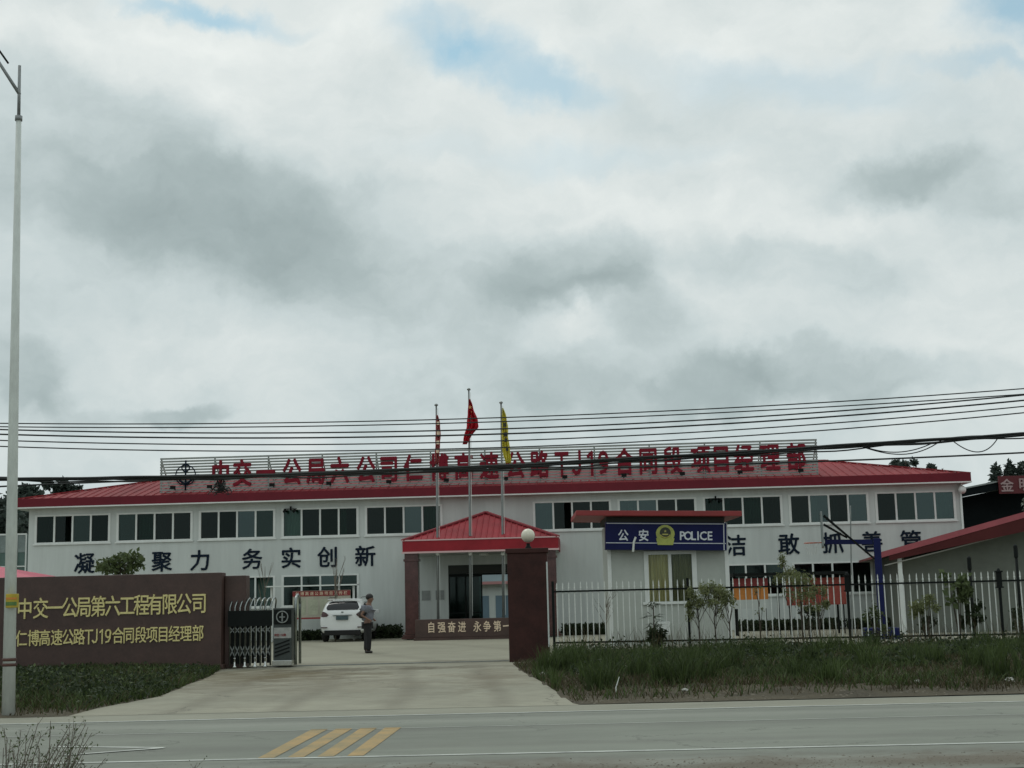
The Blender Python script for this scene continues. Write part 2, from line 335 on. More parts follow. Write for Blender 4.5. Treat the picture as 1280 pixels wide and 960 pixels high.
# lettering: each character is a mesh of its own, centred on its em box, standing in the x-z plane
_glyph = {}
def glyph(ch, bold, depth, m):
    key = (ch, bold, depth, m.name)
    if key in _glyph: return _glyph[key]
    c = bpy.data.curves.new('character', 'FONT'); c.body = ch; c.size = 1; c.resolution_u = 2; c.extrude = .5
    t = bpy.data.objects.new('character', c); COL.objects.link(t); bpy.context.view_layer.update()
    me0 = bpy.data.meshes.new_from_object(t.evaluated_get(bpy.context.evaluated_depsgraph_get()))
    bpy.data.objects.remove(t); bpy.data.curves.remove(c)
    co = np.empty(len(me0.vertices)*3); me0.vertices.foreach_get('co', co); co = co.reshape(-1, 3)
    lat = ord(ch) < 256
    cx = (co[:, 0].min()+co[:, 0].max())/2 if lat else .5
    cz = .36
    F = [tuple(p.vertices) for p in me0.polygons]; n = len(co); V = []; FF = []
    sh = [(0, 0)] if bold == 0 else [(-bold, 0), (bold, 0), (0, bold), (0, -bold), (bold*.7, bold*.7), (-bold*.7, -bold*.7)]
    for k, (a, b) in enumerate(sh):
        for x, y, z in co: V.append((x-cx+a, -(z+.5)*depth - k*.0015, y-cz+b))      # front faces -y
        FF += [tuple(k*n+i for i in f) for f in F]
    me = bpy.data.meshes.new('character'); me.from_pydata(V, [], FF); me.materials.append(m); bpy.data.meshes.remove(me0)
    _glyph[key] = me; return me
STROKES = {'T': [[(-.27, .33), (.27, .33)], [(0, .33), (0, -.37)]], 'J': [[(.12, .37), (.12, -.18), (.05, -.29), (-.08, -.31), (-.18, -.22)]],
           '1': [[(-.12, .22), (.05, .33), (.05, -.37)]], '9': [[(.17*math.sin(t), .13+.19*math.cos(t)) for t in np.linspace(0, 2*PI, 14)], [(.17, .13), (.15, -.12), (.06, -.27), (-.12, -.31)]]}
def stroke_glyph(ch, bold, depth, m):
    key = (ch, 's', depth, m.name)
    if key in _glyph: return _glyph[key]
    b = MB(); w_ = .075+bold*1.6
    for st in STROKES[ch]:
        for (x0, z0), (x1, z1) in zip(st[:-1], st[1:]):
            d = Vector((x1-x0, z1-z0)).normalized(); e = Vector((-d.y, d.x))*w_/2; d = d*w_*.42; k_ = .0007*len(b.f)
            b.prism([(x0-d.x-e.x, z0-d.y-e.y), (x1+d.x-e.x, z1+d.y-e.y), (x1+d.x+e.x, z1+d.y+e.y), (x0-d.x+e.x, z0-d.y+e.y)], -depth-k_, -k_)
    b2 = bpy.data.meshes.new('character'); b2.from_pydata(b.v, [], b.f); b2.materials.append(m); _glyph[key] = b2; return b2
def char(ch, parent, loc, w_, h_, m, bold=0., depth=.06, rot=None):
    me = stroke_glyph(ch, bold, depth, m) if ch in STROKES else glyph(ch, bold, depth, m)
    o = bpy.data.objects.new('character', me); COL.objects.link(o); o.parent = parent
    o.location = tuple(float(c) for c in loc); o.scale = (w_, 1, h_)
    if rot is not None: o.rotation_euler = rot
    return o

# a local frame standing at P0, turned by -phi about z
class Frame:
    def __init__(s, P0, phi):
        s.P0 = np.array([P0[0], P0[1], 0.]); s.u = np.array([math.cos(phi), -math.sin(phi), 0]); s.a = np.array([math.sin(phi), math.cos(phi), 0]); s.phi = phi
    def loc(s, px, py, d):                 # local (x, z) of the pixel on the plane y = d
        r = ray(px, py); t = (d - (_O-s.P0) @ s.a)/(r @ s.a); P = _O + r*t - s.P0
        return float(P @ s.u), float(P[2])
    def world(s, x, y, z=0): return s.P0 + s.u*x + s.a*y + np.array([0, 0, z])

# ------------------------------------------------------------------ ground
def sheet(name, pts, z, m, label_kind='structure', sub=0):
    b = MB(); b.add([(x, y, z) for x, y in pts], [tuple(range(len(pts)))]); o = b.build(name, m); o['kind'] = label_kind; return o
sheet('ground', [(-900, -300), (900, -300), (900, 1500), (-900, 1500)], -.06, M_GROUND)
def rdY(x, y0): return y0 - .02*x       # the road runs a little towards us on the right
ROAD_FAR, ROAD_NEAR = 21.0, 13.7
def rect_strip(ya, yb, x0=-60, x1=60): return [(x0, rdY(x0, ya)), (x1, rdY(x1, ya)), (x1, rdY(x1, yb)), (x0, rdY(x0, yb))]
sheet('road', rect_strip(ROAD_NEAR-.9, ROAD_FAR+.6), 0., M_ROAD)
sheet('road_shoulder', rect_strip(3, ROAD_NEAR-.9), -.01, M_SOIL)
sheet('road_apron', rect_strip(19.94, ROAD_FAR+.02), .003, M_APR)
for nm, y0, wd in (('far_edge_line', 19.88, .10), ('near_edge_line', 14.78, .10)):
    sheet(nm, rect_strip(y0-wd/2, y0+wd/2), .005, M_LINE)
sheet('lane_seam_line', rect_strip(17.0+.9, 17.0+.93), .005, M_LINE)
for i in range(4):
    x = -2.74+i*.31
    sheet('yellow_stripe', [(x, 14.9), (x+.17, 14.9), (x+.31, 18.05), (x+.10, 18.05)], .005, M_LINEY)
def lin(p, q, wd):
    p = np.array(p[:2]); q = np.array(q[:2]); n = np.array([-(q-p)[1], (q-p)[0]]); n = n/np.linalg.norm(n)*wd/2
    return [tuple(p-n), tuple(q-n), tuple(q+n), tuple(p+n)]
A = gnd(205, 935); sheet('taper_marking', lin(gnd(70, 933.5), A, .10), .005, M_LINE); sheet('taper_marking', lin(gnd(78, 945), A+np.array([0, -.05, 0]), .09), .009, M_LINE)
PADL = [gnd(*p)[:2] for p in ((80, 897), (120, 886), (200, 871), (235, 856), (262, 846))]+[(-7.35, 34.9)]
PADR = [gnd(*p)[:2] for p in ((716, 879.5), (700, 868), (676, 852), (655, 841))]+[(-.15, 34.2)]
PADL[0] = np.array([PADL[0][0], rdY(PADL[0][0], ROAD_FAR)+.03])
L0 = (PADL[0][0]-.25, rdY(PADL[0][0], ROAD_FAR)-.02); R0 = (PADR[0][0]+.1, rdY(PADR[0][0], ROAD_FAR)-.02)
sheet('driveway', [L0, R0]+[tuple(p) for p in PADR]+[tuple(p) for p in PADL[::-1]], .006, M_PAD)
sheet('yard', [(-30, 34.6), (-7.35, 34.9), (-.15, 34.2), (1.0, 35.0), (1.3, 41.0), (30, 38.6), (34, 75), (-34, 75)], .001, M_YARD)

# soil banks: uneven sheets between the road and the fence / the sign wall
def noise2(x, y, s=1.):
    return (np.sin(x*1.3*s+1.7*np.sin(y*.9*s))+np.sin(y*1.7*s+1.3*np.sin(x*1.1*s+2))+.5*np.sin(x*3.9*s+y*2.7*s)+.4*np.sin(x*7.1*s-y*6.3*s))/3
def inside(poly, x, y):
    c = np.zeros(x.shape, bool); n = len(poly)
    for i in range(n):
        x1, y1 = poly[i]; x2, y2 = poly[(i+1) % n]
        if y1 == y2: continue
        c ^= ((y1 > y) != (y2 > y)) & (x < (x2-x1)*(y-y1)/(y2-y1)+x1)
    return c
VR = [tuple(R0)]+[tuple(p) for p in PADR]+[(.9, 34.6), (1.0, 41.2), (30, 38.3), (30, rdY(30, ROAD_FAR)), (R0[0], rdY(R0[0], ROAD_FAR))]
VL = [(-30, 35.9), (-12.2, 36.2), (-7.5, 34.9)]+[tuple(p) for p in PADL[::-1]]+[tuple(L0), (-30, rdY(-30, ROAD_FAR))]
def height(poly, x, y):
    d = np.full(x.shape, 9.)
    for i in range(len(poly)):
        a = np.array(poly[i], float); b = np.array(poly[(i+1) % len(poly)], float); ab = b-a; L2 = (ab@ab) or 1e-9
        t = np.clip(((x-a[0])*ab[0]+(y-a[1])*ab[1])/L2, 0, 1); d = np.minimum(d, np.hypot(x-a[0]-t*ab[0], y-a[1]-t*ab[1]))
    e = np.clip(d/1.2, 0, 1)
    return .010 + e*(.045+.05*noise2(x, y)+.022*noise2(x*4, y*4))*np.clip((39.4-y)/3, .25, 1)
def bank(name, poly, x0, x1, y0, y1, st):
    xs = np.arange(x0, x1, st); ys = np.arange(y0, y1, st); X, Yy = np.meshgrid(xs, ys)
    Z = height(poly, X.ravel(), Yy.ravel()).reshape(X.shape); ins = inside(poly, X.ravel(), Yy.ravel()).reshape(X.shape)
    n = len(xs); F = []
    for j in range(len(ys)-1):
        for i in range(n-1):
            if ins[j, i] or ins[j, i+1] or ins[j+1, i] or ins[j+1, i+1]: F.append((j*n+i, j*n+i+1, (j+1)*n+i+1, (j+1)*n+i))
    Zr = np.where(ins, Z, -.004).ravel()
    b = MB(); b.v = list(zip(X.ravel().tolist(), Yy.ravel().tolist(), Zr.tolist())); b.f = F
    o = b.build(name, M_SOIL, smooth=True); o['kind'] = 'structure'; return o
bank('verge', VR, -.6, 22, 21, 42, .22); bank('verge', VL, -22, -5.8, 21, 37, .22)

def blades(name, poly, n, hmin, hmax, m, box_, keep, wid=.012, lean=.5):
    x = rng.uniform(box_[0], box_[1], n); y = rng.uniform(box_[2], box_[3], n)
    k = inside(poly, x, y) & keep(x, y, rng.random(n)); x = x[k]; y = y[k]; n = len(x); z = height(poly, x, y)-.01
    h = rng.uniform(hmin, hmax, n)*(.6+.6*(noise2(x*.8, y*.8)*.5+.5)); a = rng.uniform(0, 2*PI, n); lx = rng.normal(0, lean, n)*h; ly = rng.normal(0, lean, n)*h
    wx = np.cos(a)*wid; wy = np.sin(a)*wid; h = h*(np.clip((39.6-y)/2.5, .35, 1) if name != 'tall_dry_stems' else 1)
    V = np.stack([np.stack([x-wx, y-wy, z], 1), np.stack([x+wx, y+wy, z], 1), np.stack([x+wx*.7+lx*.4, y+wy*.7+ly*.4, z+h*.6], 1), np.stack([x-wx*.7+lx*.4, y-wy*.7+ly*.4, z+h*.6], 1), np.stack([x+lx, y+ly, z+h], 1)], 1).reshape(-1, 3)
    me = bpy.data.meshes.new(name); me.vertices.add(5*n); me.vertices.foreach_set('co', V.ravel())
    q = np.arange(n)*5; LI = np.stack([q, q+1, q+2, q+3, q+3, q+2, q+4], 1).ravel()
    me.loops.add(7*n); me.loops.foreach_set('vertex_index', LI); me.polygons.add(2*n)
    me.polygons.foreach_set('loop_start', np.stack([np.arange(n)*7, np.arange(n)*7+4], 1).ravel()); me.update(); me.validate()
    me.materials.append(m); o = bpy.data.objects.new(name, me); COL.objects.link(o); return tag(o, kind='stuff')
rd = lambda x, y: y-rdY(x, ROAD_FAR)
edge = lambda x, y: rd(x, y) - .15 - 1.0*(noise2(x*1.1+2, y*.8)*.5+.5)
bare_ = lambda x, y: (np.hypot((x-2.0)/2.6, (y-24.3)/3.0) < 1+.4*noise2(x*2, y*2)) | (noise2(x*.45+1.7, y*.38+.6) > .12)
g1 = lambda x, y, r: (r < np.clip(edge(x, y)/1.6, 0, 1)*np.clip(.62+1.2*noise2(x*.7+3, y*.7), .06, 1)) & ~(bare_(x, y) & (r > .12))
o = blades('grass', VR, 115000, .05, .27, M_GRASS, (-.6, 19, 21, 41), g1, .011); tag(o, 'low dark green grass over the verge below the white picket fence', 'grass')
tf = [(random.uniform(.5, 14), random.uniform(22.6, 37)) for _ in range(70)]
def near_tuft(x, y, r):
    d = np.full(x.shape, 9.)
    for a_, b_ in tf: d = np.minimum(d, np.hypot(x-a_, y-b_))
    return (d < .22) & (rd(x, y) > .6)
o = blades('tall_grass_tufts', VR, 200000, .22, .62, M_GRASS, (0, 15, 21.5, 38), near_tuft, .010, .35); tag(o, 'taller rough tufts of grass dotted over the right verge', 'grass')
o = blades('brown_grass', VR, 90000, .04, .20, M_GRASSB, (-.6, 19, 21, 41), lambda x, y, r: (r < np.clip(edge(x, y)/1.2+.12, 0, 1)*np.clip(.45-.9*noise2(x*.7+3, y*.7), .12, .9)), .009, .7); tag(o, 'brownish green withered grass in patches over the right verge', 'grass')
o = blades('dry_grass', VR, 30000, .05, .22, M_STRAW, (-.6, 19, 21, 41), lambda x, y, r: r < np.clip(.25+.8*noise2(x*.5, y*.5+5), .04, 1)*np.clip(rd(x, y)/.8, 0, 1), .008, .8); tag(o, 'dry straw coloured blades on the bare earth of the right verge', 'dry grass')
o = blades('tall_dry_stems', VR, 1500, .35, .95, M_GRASSB, (1.2, 16, 36.5, 41), lambda x, y, r: r < .5+.5*noise2(x*1.4, y), .007, .22); tag(o, 'thin tall withered stems standing along the fence foot', 'dry grass')
def gravel(name, n, poly, bx, m, smin, smax, label, keep):
    x = rng.uniform(bx[0], bx[1], n); y = rng.uniform(bx[2], bx[3], n); k = inside(poly, x, y) & keep(x, y, rng.random(n)) if poly else keep(x, y, rng.random(n)); x = x[k]; y = y[k]; n = len(x)
    z = (height(poly, x, y) if poly else np.zeros(n)); sz = rng.uniform(smin, smax, n)**1.0*rng.uniform(.5, 1, n)
    O8 = np.array([(1, 0, 0), (0, 1, 0), (-1, 0, 0), (0, -1, 0), (0, 0, .6), (0, 0, -.3)]); V = (np.stack([x, y, z], 1)[:, None, :]+O8[None]*sz[:, None, None]*rng.uniform(.6, 1.2, (n, 6, 1))).reshape(-1, 3)
    T = np.array([(0, 1, 4), (1, 2, 4), (2, 3, 4), (3, 0, 4), (1, 0, 5), (2, 1, 5), (3, 2, 5), (0, 3, 5)]); F = (np.arange(n)[:, None, None]*6+T[None]).reshape(-1, 3)
    b = MB(); b.v = V.tolist(); b.f = F.tolist(); return tag(b.build(name, m), label, 'gravel', kind='stuff')
gravel('gravel', 9000, VR, (-.5, 18, 21, 34), mat('pebble', (.17, .15, .115), .9, 3, .5, coord='World'), .012, .045, 'pebbles and clods of earth along the front of the right verge', lambda x, y, r: (rd(x, y) < 1.6) | (r < .15))
gravel('gravel', 2500, VL, (-14, -5.9, 21, 35), MATS['pebble'], .012, .04, 'pebbles along the front of the left bank', lambda x, y, r: (rd(x, y) < 1.0) | (r < .1))
gravel('gravel', 5000, None, (-10, 9, 12.9, 14.3), MATS['pebble'], .006, .022, 'loose grit along the near edge of the road', lambda x, y, r: r < np.clip((rdY(x, 14.3)-y)/1.0, 0, 1)**1.5)
o = blades('grass', VL, 60000, .07, .24, M_GRASS, (-20, -5.9, 21.5, 36.3), lambda x, y, r: r < np.clip((rd(x, y)-.3)/1.5, 0, 1)*.95, .013); tag(o, 'rough dark green grass in front of the brown sign wall', 'grass')
o = blades('brown_grass', VL, 26000, .06, .26, M_GRASSB, (-20, -5.9, 21.3, 36.3), lambda x, y, r: r < np.clip(.3-1.1*noise2(x*1.1+3, y*.9), .05, .9), .010, .8); tag(o, 'withered brownish grass patches on the left bank', 'grass')
o = blades('dry_grass', VL, 9000, .05, .2, M_STRAW, (-20, -5.9, 21.5, 36.3), lambda x, y, r: r < .5, .009, .9); tag(o, 'brown dead grass along the left road edge', 'dry grass')

# ------------------------------------------------------------------ plants
def leaf_mesh(C, size, tri=False, droop=.3, m=M_FOLM, name='crown', parent=None, aspect=2.2):
    n = len(C); C = np.asarray(C); size = np.broadcast_to(size, (n,))*rng.uniform(.6, 1.3, n)
    d = rng.normal(0, 1, (n, 3)); d[:, 2] -= droop; d /= np.linalg.norm(d, axis=1)[:, None]
    e = np.cross(d, rng.normal(0, 1, (n, 3))); e /= np.linalg.norm(e, axis=1)[:, None]
    S = size[:, None]; V = np.stack([C, C+d*S*.45+e*S/aspect/1.6, C+d*S, C+d*S*.45-e*S/aspect/1.6], 1).reshape(-1, 3)
    me = bpy.data.meshes.new(name); me.vertices.add(4*n); me.vertices.foreach_set('co', V.ravel())
    me.loops.add(4*n); me.loops.foreach_set('vertex_index', np.arange(4*n)); me.polygons.add(n); me.polygons.foreach_set('loop_start', np.arange(n)*4)
    me.update(); me.validate(); me.materials.append(m); o = bpy.data.objects.new(name, me); COL.objects.link(o)
    if parent: o.parent = parent
    return o
def clump_pts(clumps, per):
    P = []
    for (c, r) in clumps:
        k = max(4, int(per*np.prod(r)**(1/1.5))) if per < 0 else per
        v = rng.normal(0, 1, (k, 3)); v /= np.linalg.norm(v, axis=1)[:, None]; v *= (rng.random(k)**.45)[:, None]; P.append(np.array(c)+v*np.array(r))
    return np.concatenate(P)
def tree(name, base, H, crown_r, crown_c, n_cl, per, lsize, m, label, cat='tree', group=None, trunk_r=.12, flat=.7, bark=None, limbs=8, vary=.5, lean=0):
    """trunk with limbs reaching into clumps of leaves"""
    root = empty(name, base, 0, label, cat, group); bark = bark or M_BARK; b = MB()
    top = Vector((lean, 0, crown_c)); b.tube([(0, 0, -.1), (random.uniform(-.03, .03)*H, 0, crown_c*.5), top, top+Vector((lean*.3, 0, crown_r*.6*flat))], [trunk_r, trunk_r*.8, trunk_r*.5, trunk_r*.12], 7)
    cl = []
    for i in range(n_cl):
        v = Vector(rng.normal(0, 1, 3)).normalized(); rr = random.uniform(.35, 1.)
        c = Vector((v.x*crown_r*rr, v.y*crown_r*rr, v.z*crown_r*flat*rr)) + top; s_ = crown_r*random.uniform(.2, .42)*(1+vary*random.uniform(-.5, .5)); cl.append((tuple(c), (s_, s_, s_*.65)))
        if i < limbs:
            st = top*random.uniform(.6, 1.); mid = (st+c)/2+Vector((0, 0, -.1*crown_r)); b.tube([st, mid, c], [trunk_r*.4, trunk_r*.28, trunk_r*.1], 5)
    b.build('trunk', bark, root, True)
    leaf_mesh(clump_pts(cl, per), lsize, m=m, parent=root)
    return root
def bare(name, base, H, label, spread=.5, n=9, r=.03, leaves=0, m=M_FOLM, mt_=M_BARKP, cat='sapling', group=None, ls=.1):
    root = empty(name, base, 0, label, cat, group); b = MB(); P = []
    b.tube([(0, 0, -.05), (random.uniform(-.05, .05), 0, H*.5), (random.uniform(-.1, .1), 0, H*.8)], [r, r*.7, r*.3], 6)
    for i in range(n):
        z0 = H*random.uniform(.3, .75); a = random.uniform(0, 2*PI); s_ = spread*random.uniform(.5, 1); z1 = min(H, z0+H*random.uniform(.2, .45))
        e = Vector((math.cos(a)*s_, math.sin(a)*s_, z1)); b.tube([(0, 0, z0), (e.x*.5, e.y*.5, (z0+z1)/2+.03), e], [r*.4, r*.3, r*.12], 4)
        for k in range(3):
            f = e+Vector((random.uniform(-.2, .2), random.uniform(-.2, .2), random.uniform(.0, .35)))*spread; b.tube([(e.x*.5, e.y*.5, (z0+z1)/2+.03) if k else e, f], [r*.2, r*.08], 3); P.append(f)
    b.build('trunk' if leaves else 'branches', mt_, root)
    if leaves:
        leaf_mesh(clump_pts([(tuple(p), (.34*spread, .34*spread, .42*spread)) for p in P], leaves), ls, m=m, parent=root)
    return root

# ------------------------------------------------------------------ main building
PHI = .0501; BF = Frame((-21.048, 61.14), PHI)
MOD, GW = 3.64, 3.375; ZB, ZT = 4.36, 5.63; GB, GT = 1.40, 2.755
S0, S1 = -.27, 10*MOD+GW+.27; DEP = 9.2; ZE = 5.95
bld = empty('office_building', BF.P0, -PHI, 'long white two storey panel building with red hipped roof', 'building')
up = [(i*MOD, i*MOD+GW) for i in range(11) if i != 5]
gr_i = [0, 1, 2, 3, 7, 8, 9, 10]; lo = [(i*MOD, i*MOD+GW) for i in gr_i]
EN0 = BF.loc(561, 760, 0)[0]; EN1 = EN0+4.2; ENZ = 3.0
ops = [(a, b, ZB, ZT) for a, b in up]+[(a, b, GB, GT) for a, b in lo]+[(EN0, EN1, 0, ENZ)]
xs = sorted({S0, S1}|{v for o_ in ops for v in o_[:2]}); zs = sorted({0., ZE+.02}|{v for o_ in ops for v in o_[2:]})
b = MB()
for j in range(len(zs)-1):
    run = None
    for i in range(len(xs)):
        free = i < len(xs)-1 and not any(o_[0] <= xs[i]+1e-6 and xs[i+1] <= o_[1]+1e-6 and o_[2] <= zs[j]+1e-6 and zs[j+1] <= o_[3]+1e-6 for o_ in ops)
        if free and run is None: run = xs[i]
        if not free and run is not None: b.box(run, xs[i], 0, .12, zs[j], zs[j+1]); run = None
b.box(S0, S0+.12, .12, DEP, 0, ZE); b.box(S1-.12, S1, .12, DEP, 0, ZE)
PX0, PX1 = BF.loc(600, 760, DEP)[0], BF.loc(652, 760, DEP)[0]
b.box(S0+.12, PX0, DEP-.12, DEP, 0, ZE); b.box(PX1, S1-.12, DEP-.12, DEP, 0, ZE); b.box(PX0, PX1, DEP-.12, DEP, 2.75, ZE)
b.build('wall', M_WALL, bld)
b = MB()                                                   # floors and partitions seen through the glass
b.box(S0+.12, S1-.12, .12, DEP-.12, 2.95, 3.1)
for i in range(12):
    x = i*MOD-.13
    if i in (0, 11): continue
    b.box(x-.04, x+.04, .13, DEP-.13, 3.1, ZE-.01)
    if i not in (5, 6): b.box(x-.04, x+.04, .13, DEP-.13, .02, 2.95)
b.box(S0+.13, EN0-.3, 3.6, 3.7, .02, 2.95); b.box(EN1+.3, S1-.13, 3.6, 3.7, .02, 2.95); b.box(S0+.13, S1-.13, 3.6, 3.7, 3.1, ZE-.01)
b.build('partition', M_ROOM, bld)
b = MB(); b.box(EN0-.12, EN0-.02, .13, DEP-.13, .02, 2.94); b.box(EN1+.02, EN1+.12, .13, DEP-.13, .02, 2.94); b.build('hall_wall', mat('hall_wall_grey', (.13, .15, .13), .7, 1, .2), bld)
# entrance door: dark glazed leaves on the left of the hall
b = MB()
dx1 = EN0+1.45
for x0, x1, z0, z1 in ((EN0, EN0+.05, 0, 2.5), (EN0+.70, EN0+.76, 0, 2.5), (dx1-.05, dx1, 0, 2.5), (EN0, dx1, 2.5, 2.56), (EN0, EN1, 2.56, 2.62), (EN0+.05, EN0+.70, .95, 1.0), (EN0+.76, dx1-.05, .95, 1.0)): b.box(x0, x1, .03, .09, z0, z1)
dr = b.build('door', M_BLACK, bld)
MB().box(EN0+.05, dx1-.05, .055, .065, .02, 2.5).build('pane', G_WIN2, dr)
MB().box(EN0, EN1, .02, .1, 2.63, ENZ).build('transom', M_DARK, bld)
# windows
frame_me = None; pane_w = (GW-.10*2-.075*3)/4
def win_objs(h):
    b = MB(); b.box(0, GW, -.03, .09, h-.07, h); b.box(0, GW, -.03, .09, 0, .07); b.box(0, .10, -.031, .091, 0, h); b.box(GW-.10, GW, -.031, .091, 0, h)
    for k in range(3): x = .10+pane_w*(k+1)+.075*k; b.box(x, x+.075, -.02 if k != 1 else -.029, .08, .07, h-.07)
    b.box(-.04, GW+.04, -.07, -.03, -.05, .012)
    f = b.build('window', M_WHITE, bld)
    p = MB().box(0, pane_w, .02, .028, .05, h-.05).build('pane', G_WIN, f); p2 = MB().box(0, pane_w, .045, .053, .05, h-.05).build('pane', G_WIN2, f)
    return f, p, p2
def curtain_mesh(wd, h, m, name='curtain', amp=.03, per=.13):
    b = MB(); n = max(8, int(wd/.035))
    for i in range(n+1):
        x = wd*i/n; y = amp*math.sin(x/per*2*PI)+amp*.4*math.sin(x/per*2.7+1); b.v += [(x, y, 0), (x, y, h)]
    b.f = [(2*i, 2*i+2, 2*i+3, 2*i+1) for i in range(n)]; return b
for zz, hh, lst in ((ZB, ZT-ZB, up), (GB, GT-GB, lo)):
    f0, p0, p20 = win_objs(hh); p3_ = p0.copy(); p3_.data = p0.data.copy(); p3_.data.materials[0] = G_WIN3; p4_ = p0.copy(); p4_.data = p0.data.copy(); p4_.data.materials[0] = G_WIN4; first = True
    for (a, e) in lst:
        f = f0 if first else inst(f0, bld); f.location = (a, 0, zz)
        for k in range(4):
            x = .10+(pane_w+.075)*k
            src = random.choice((p0, p20, p3_, p4_))
            shift = 0
            if random.random() < .12: shift = random.choice((-.3, .3))*(1 if 0 < k < 3 else 0)
            if first and k == 0: pn = p0; pn.location = (x, 0, 0)
            elif first and k == 1: pn = p20; pn.location = (x, 0, 0)
            else: pn = inst(src, f, (x, 0, 0))
            pn.location.x = x+shift; pn.location.y = -.004*(k % 2)
            r_ = random.random()
            if r_ < (.42 if zz > 3 else .15):
                cw = pane_w*random.choice((1., 1., .5, .35)); curtain_mesh(cw, hh-.08, M_CURT).build('curtain', M_CURT, bld, loc=(a+x+random.choice((0, pane_w-cw)), .26+random.random()*.1, zz+.03))
        first = False
# eaves: fascia ring, soffit and the hipped roof
OV = .55; FX0, FX1, FY0, FY1 = S0-OV, S1+.30, -OV, DEP+OV; ZF = ZE+.37
b = MB(); b.box(FX0, FX1, FY0, FY0+.05, ZE, ZF); b.box(FX0, FX1, FY1-.05, FY1, ZE, ZF); b.box(FX0, FX0+.05, FY0+.05, FY1-.05, ZE, ZF); b.box(FX1-.05, FX1, FY0+.05, FY1-.05, ZE, ZF)
b.build('fascia', M_FASC, bld)
b = MB(); b.box(FX0-.02, FX1+.02, FY0-.02, FY0, ZE-.05, ZE+.005); b.box(FX0-.02, FX0, FY0, FY1, ZE-.05, ZE+.005); b.box(FX1, FX1+.02, FY0, FY1, ZE-.05, ZE+.005)
b.build('drip_trim', M_WHITE, bld)
MB().box(FX0, FX1, FY0, FY1, ZE-.04, ZE-.001).build('soffit', mat('soffit_panel', (.5, .52, .48), .7), bld)
rx = (FY1-FY0)/2; ZR = BF.loc(1073, 575, rx-OV)[1]
print('ridge z', ZR)
R1, R2 = FX0+rx, FX1-rx; ym = (FY0+FY1)/2
def corr(b, P, Q, T0, T1, pitch=.38, hgt=.035, wdt=.07):
    """ribbed slope: eave P->Q, ridge T0->T1 (T0==T1 for a triangular hip)"""
    P, Q, T0, T1 = map(Vector, (P, Q, T0, T1)); b.add([P, Q, T1, T0] if (T0-T1).length > .01 else [P, Q, T0], [(0, 1, 2, 3)] if (T0-T1).length > .01 else [(0, 1, 2)])
    u = (Q-P).normalized(); Lh = (Q-P).length; nrm = u.cross((T0-P)).normalized()
    if nrm.z < 0: nrm = -nrm
    t0 = (T0-P).dot(u); t1 = (T1-P).dot(u); up_ = (T0-P)-u*t0; k = int(Lh/pitch)
    for i in range(1, k):
        s_ = i*pitch; f = 1.
        if s_ < t0: f = s_/t0
        elif s_ > t1: f = (Lh-s_)/(Lh-t1)
        if f < .03: continue
        a = P+u*s_; e = a+up_*f; h_ = nrm*hgt; w_ = u*wdt/2
        b.add([a-w_, a+w_, a+w_*.5+h_, a-w_*.5+h_, e-w_, e+w_, e+w_*.5+h_, e-w_*.5+h_], [(1, 5, 6, 2), (2, 6, 7, 3), (3, 7, 4, 0), (0, 1, 2, 3)])
ZS = ZF-.03
b = MB(); c0, c1, c2, c3 = (FX0+.05, FY0+.05, ZS), (FX1-.05, FY0+.05, ZS), (FX1-.05, FY1-.05, ZS), (FX0+.05, FY1-.05, ZS); r0, r1 = (R1, ym, ZR), (R2, ym, ZR)
corr(b, c0, c1, r0, r1); corr(b, c1, c2, r1, r1); corr(b, c2, c3, r1, r0); corr(b, c3, c0, r0, r0)
b.build('roof', M_ROOF, bld)
b = MB()
for a, e in ((c0, r0), (c1, r1), (r0, r1), (c2, r1), (c3, r0)):
    a = Vector(a)+Vector((0, 0, .03)); e = Vector(e)+Vector((0, 0, .03)); b.bar(a, e, .26, .05)
b.build('ridge_cap', M_ROOF, bld)
# wall lettering
WORDS = [('凝', 105), ('心', 153), ('聚', 202), ('力', 250), ('务', 315), ('实', 363.7), ('创', 409.5), ('新', 456.5),
         ('清', 769), ('正', 820), ('廉', 870), ('洁', 920), ('敢', 986), ('抓', 1041), ('善', 1090), ('管', 1139)]
for ch, px in WORDS:
    py = 704.5-(px-105)*9/351 if px < 500 else 690-(px-769)*.030
    if px > 500: py = 686-(px-769)*.026
    x, z = BF.loc(px, py, -.04); char(ch, bld, (x, -.001, z), .93, .93, M_INK, .018, .03)
# little fittings under the eave
def seccam(parent, x, z, y=-.12):
    b = MB(); b.box(x-.03, x+.03, y, y+.12, z-.05, z+.12); b.tube([(x-.22, y-.05, z-.06), (x-.22, y-.30, z-.12)], .06, 8); b.tube([(x+.2, y-.05, z-.06), (x+.2, y-.30, z-.12)], .06, 8); b.box(x-.28, x+.28, y-.06, y-.02, z-.02, z+.02)
    return b.build('security_camera', M_BLACK, parent)
for px in (362, 895):
    x, z = BF.loc(px, 636 if px < 500 else 623, -.3); seccam(bld, x, z)
x, z = BF.loc(1203, 612, -.35)
b = MB(); b.sphere((x, -.3, z), .17, 12, 8); b.tube([(x, -.3, z+.1), (x, -.3, z+.38)], .04, 8); b.build('dome_camera', M_WHITE, bld, True)
b = MB(); b.tube([(S1-.06, -.06, .1), (S1-.06, -.06, 5.9)], .05, 8); b.build('downpipe', M_WHITE, bld, True)
for x in (EN0-1.15, EN0-.55): MB().box(x, x+.36, -.03, -.001, 1.55, 1.95).build('notice_plate', M_STEELM, bld)

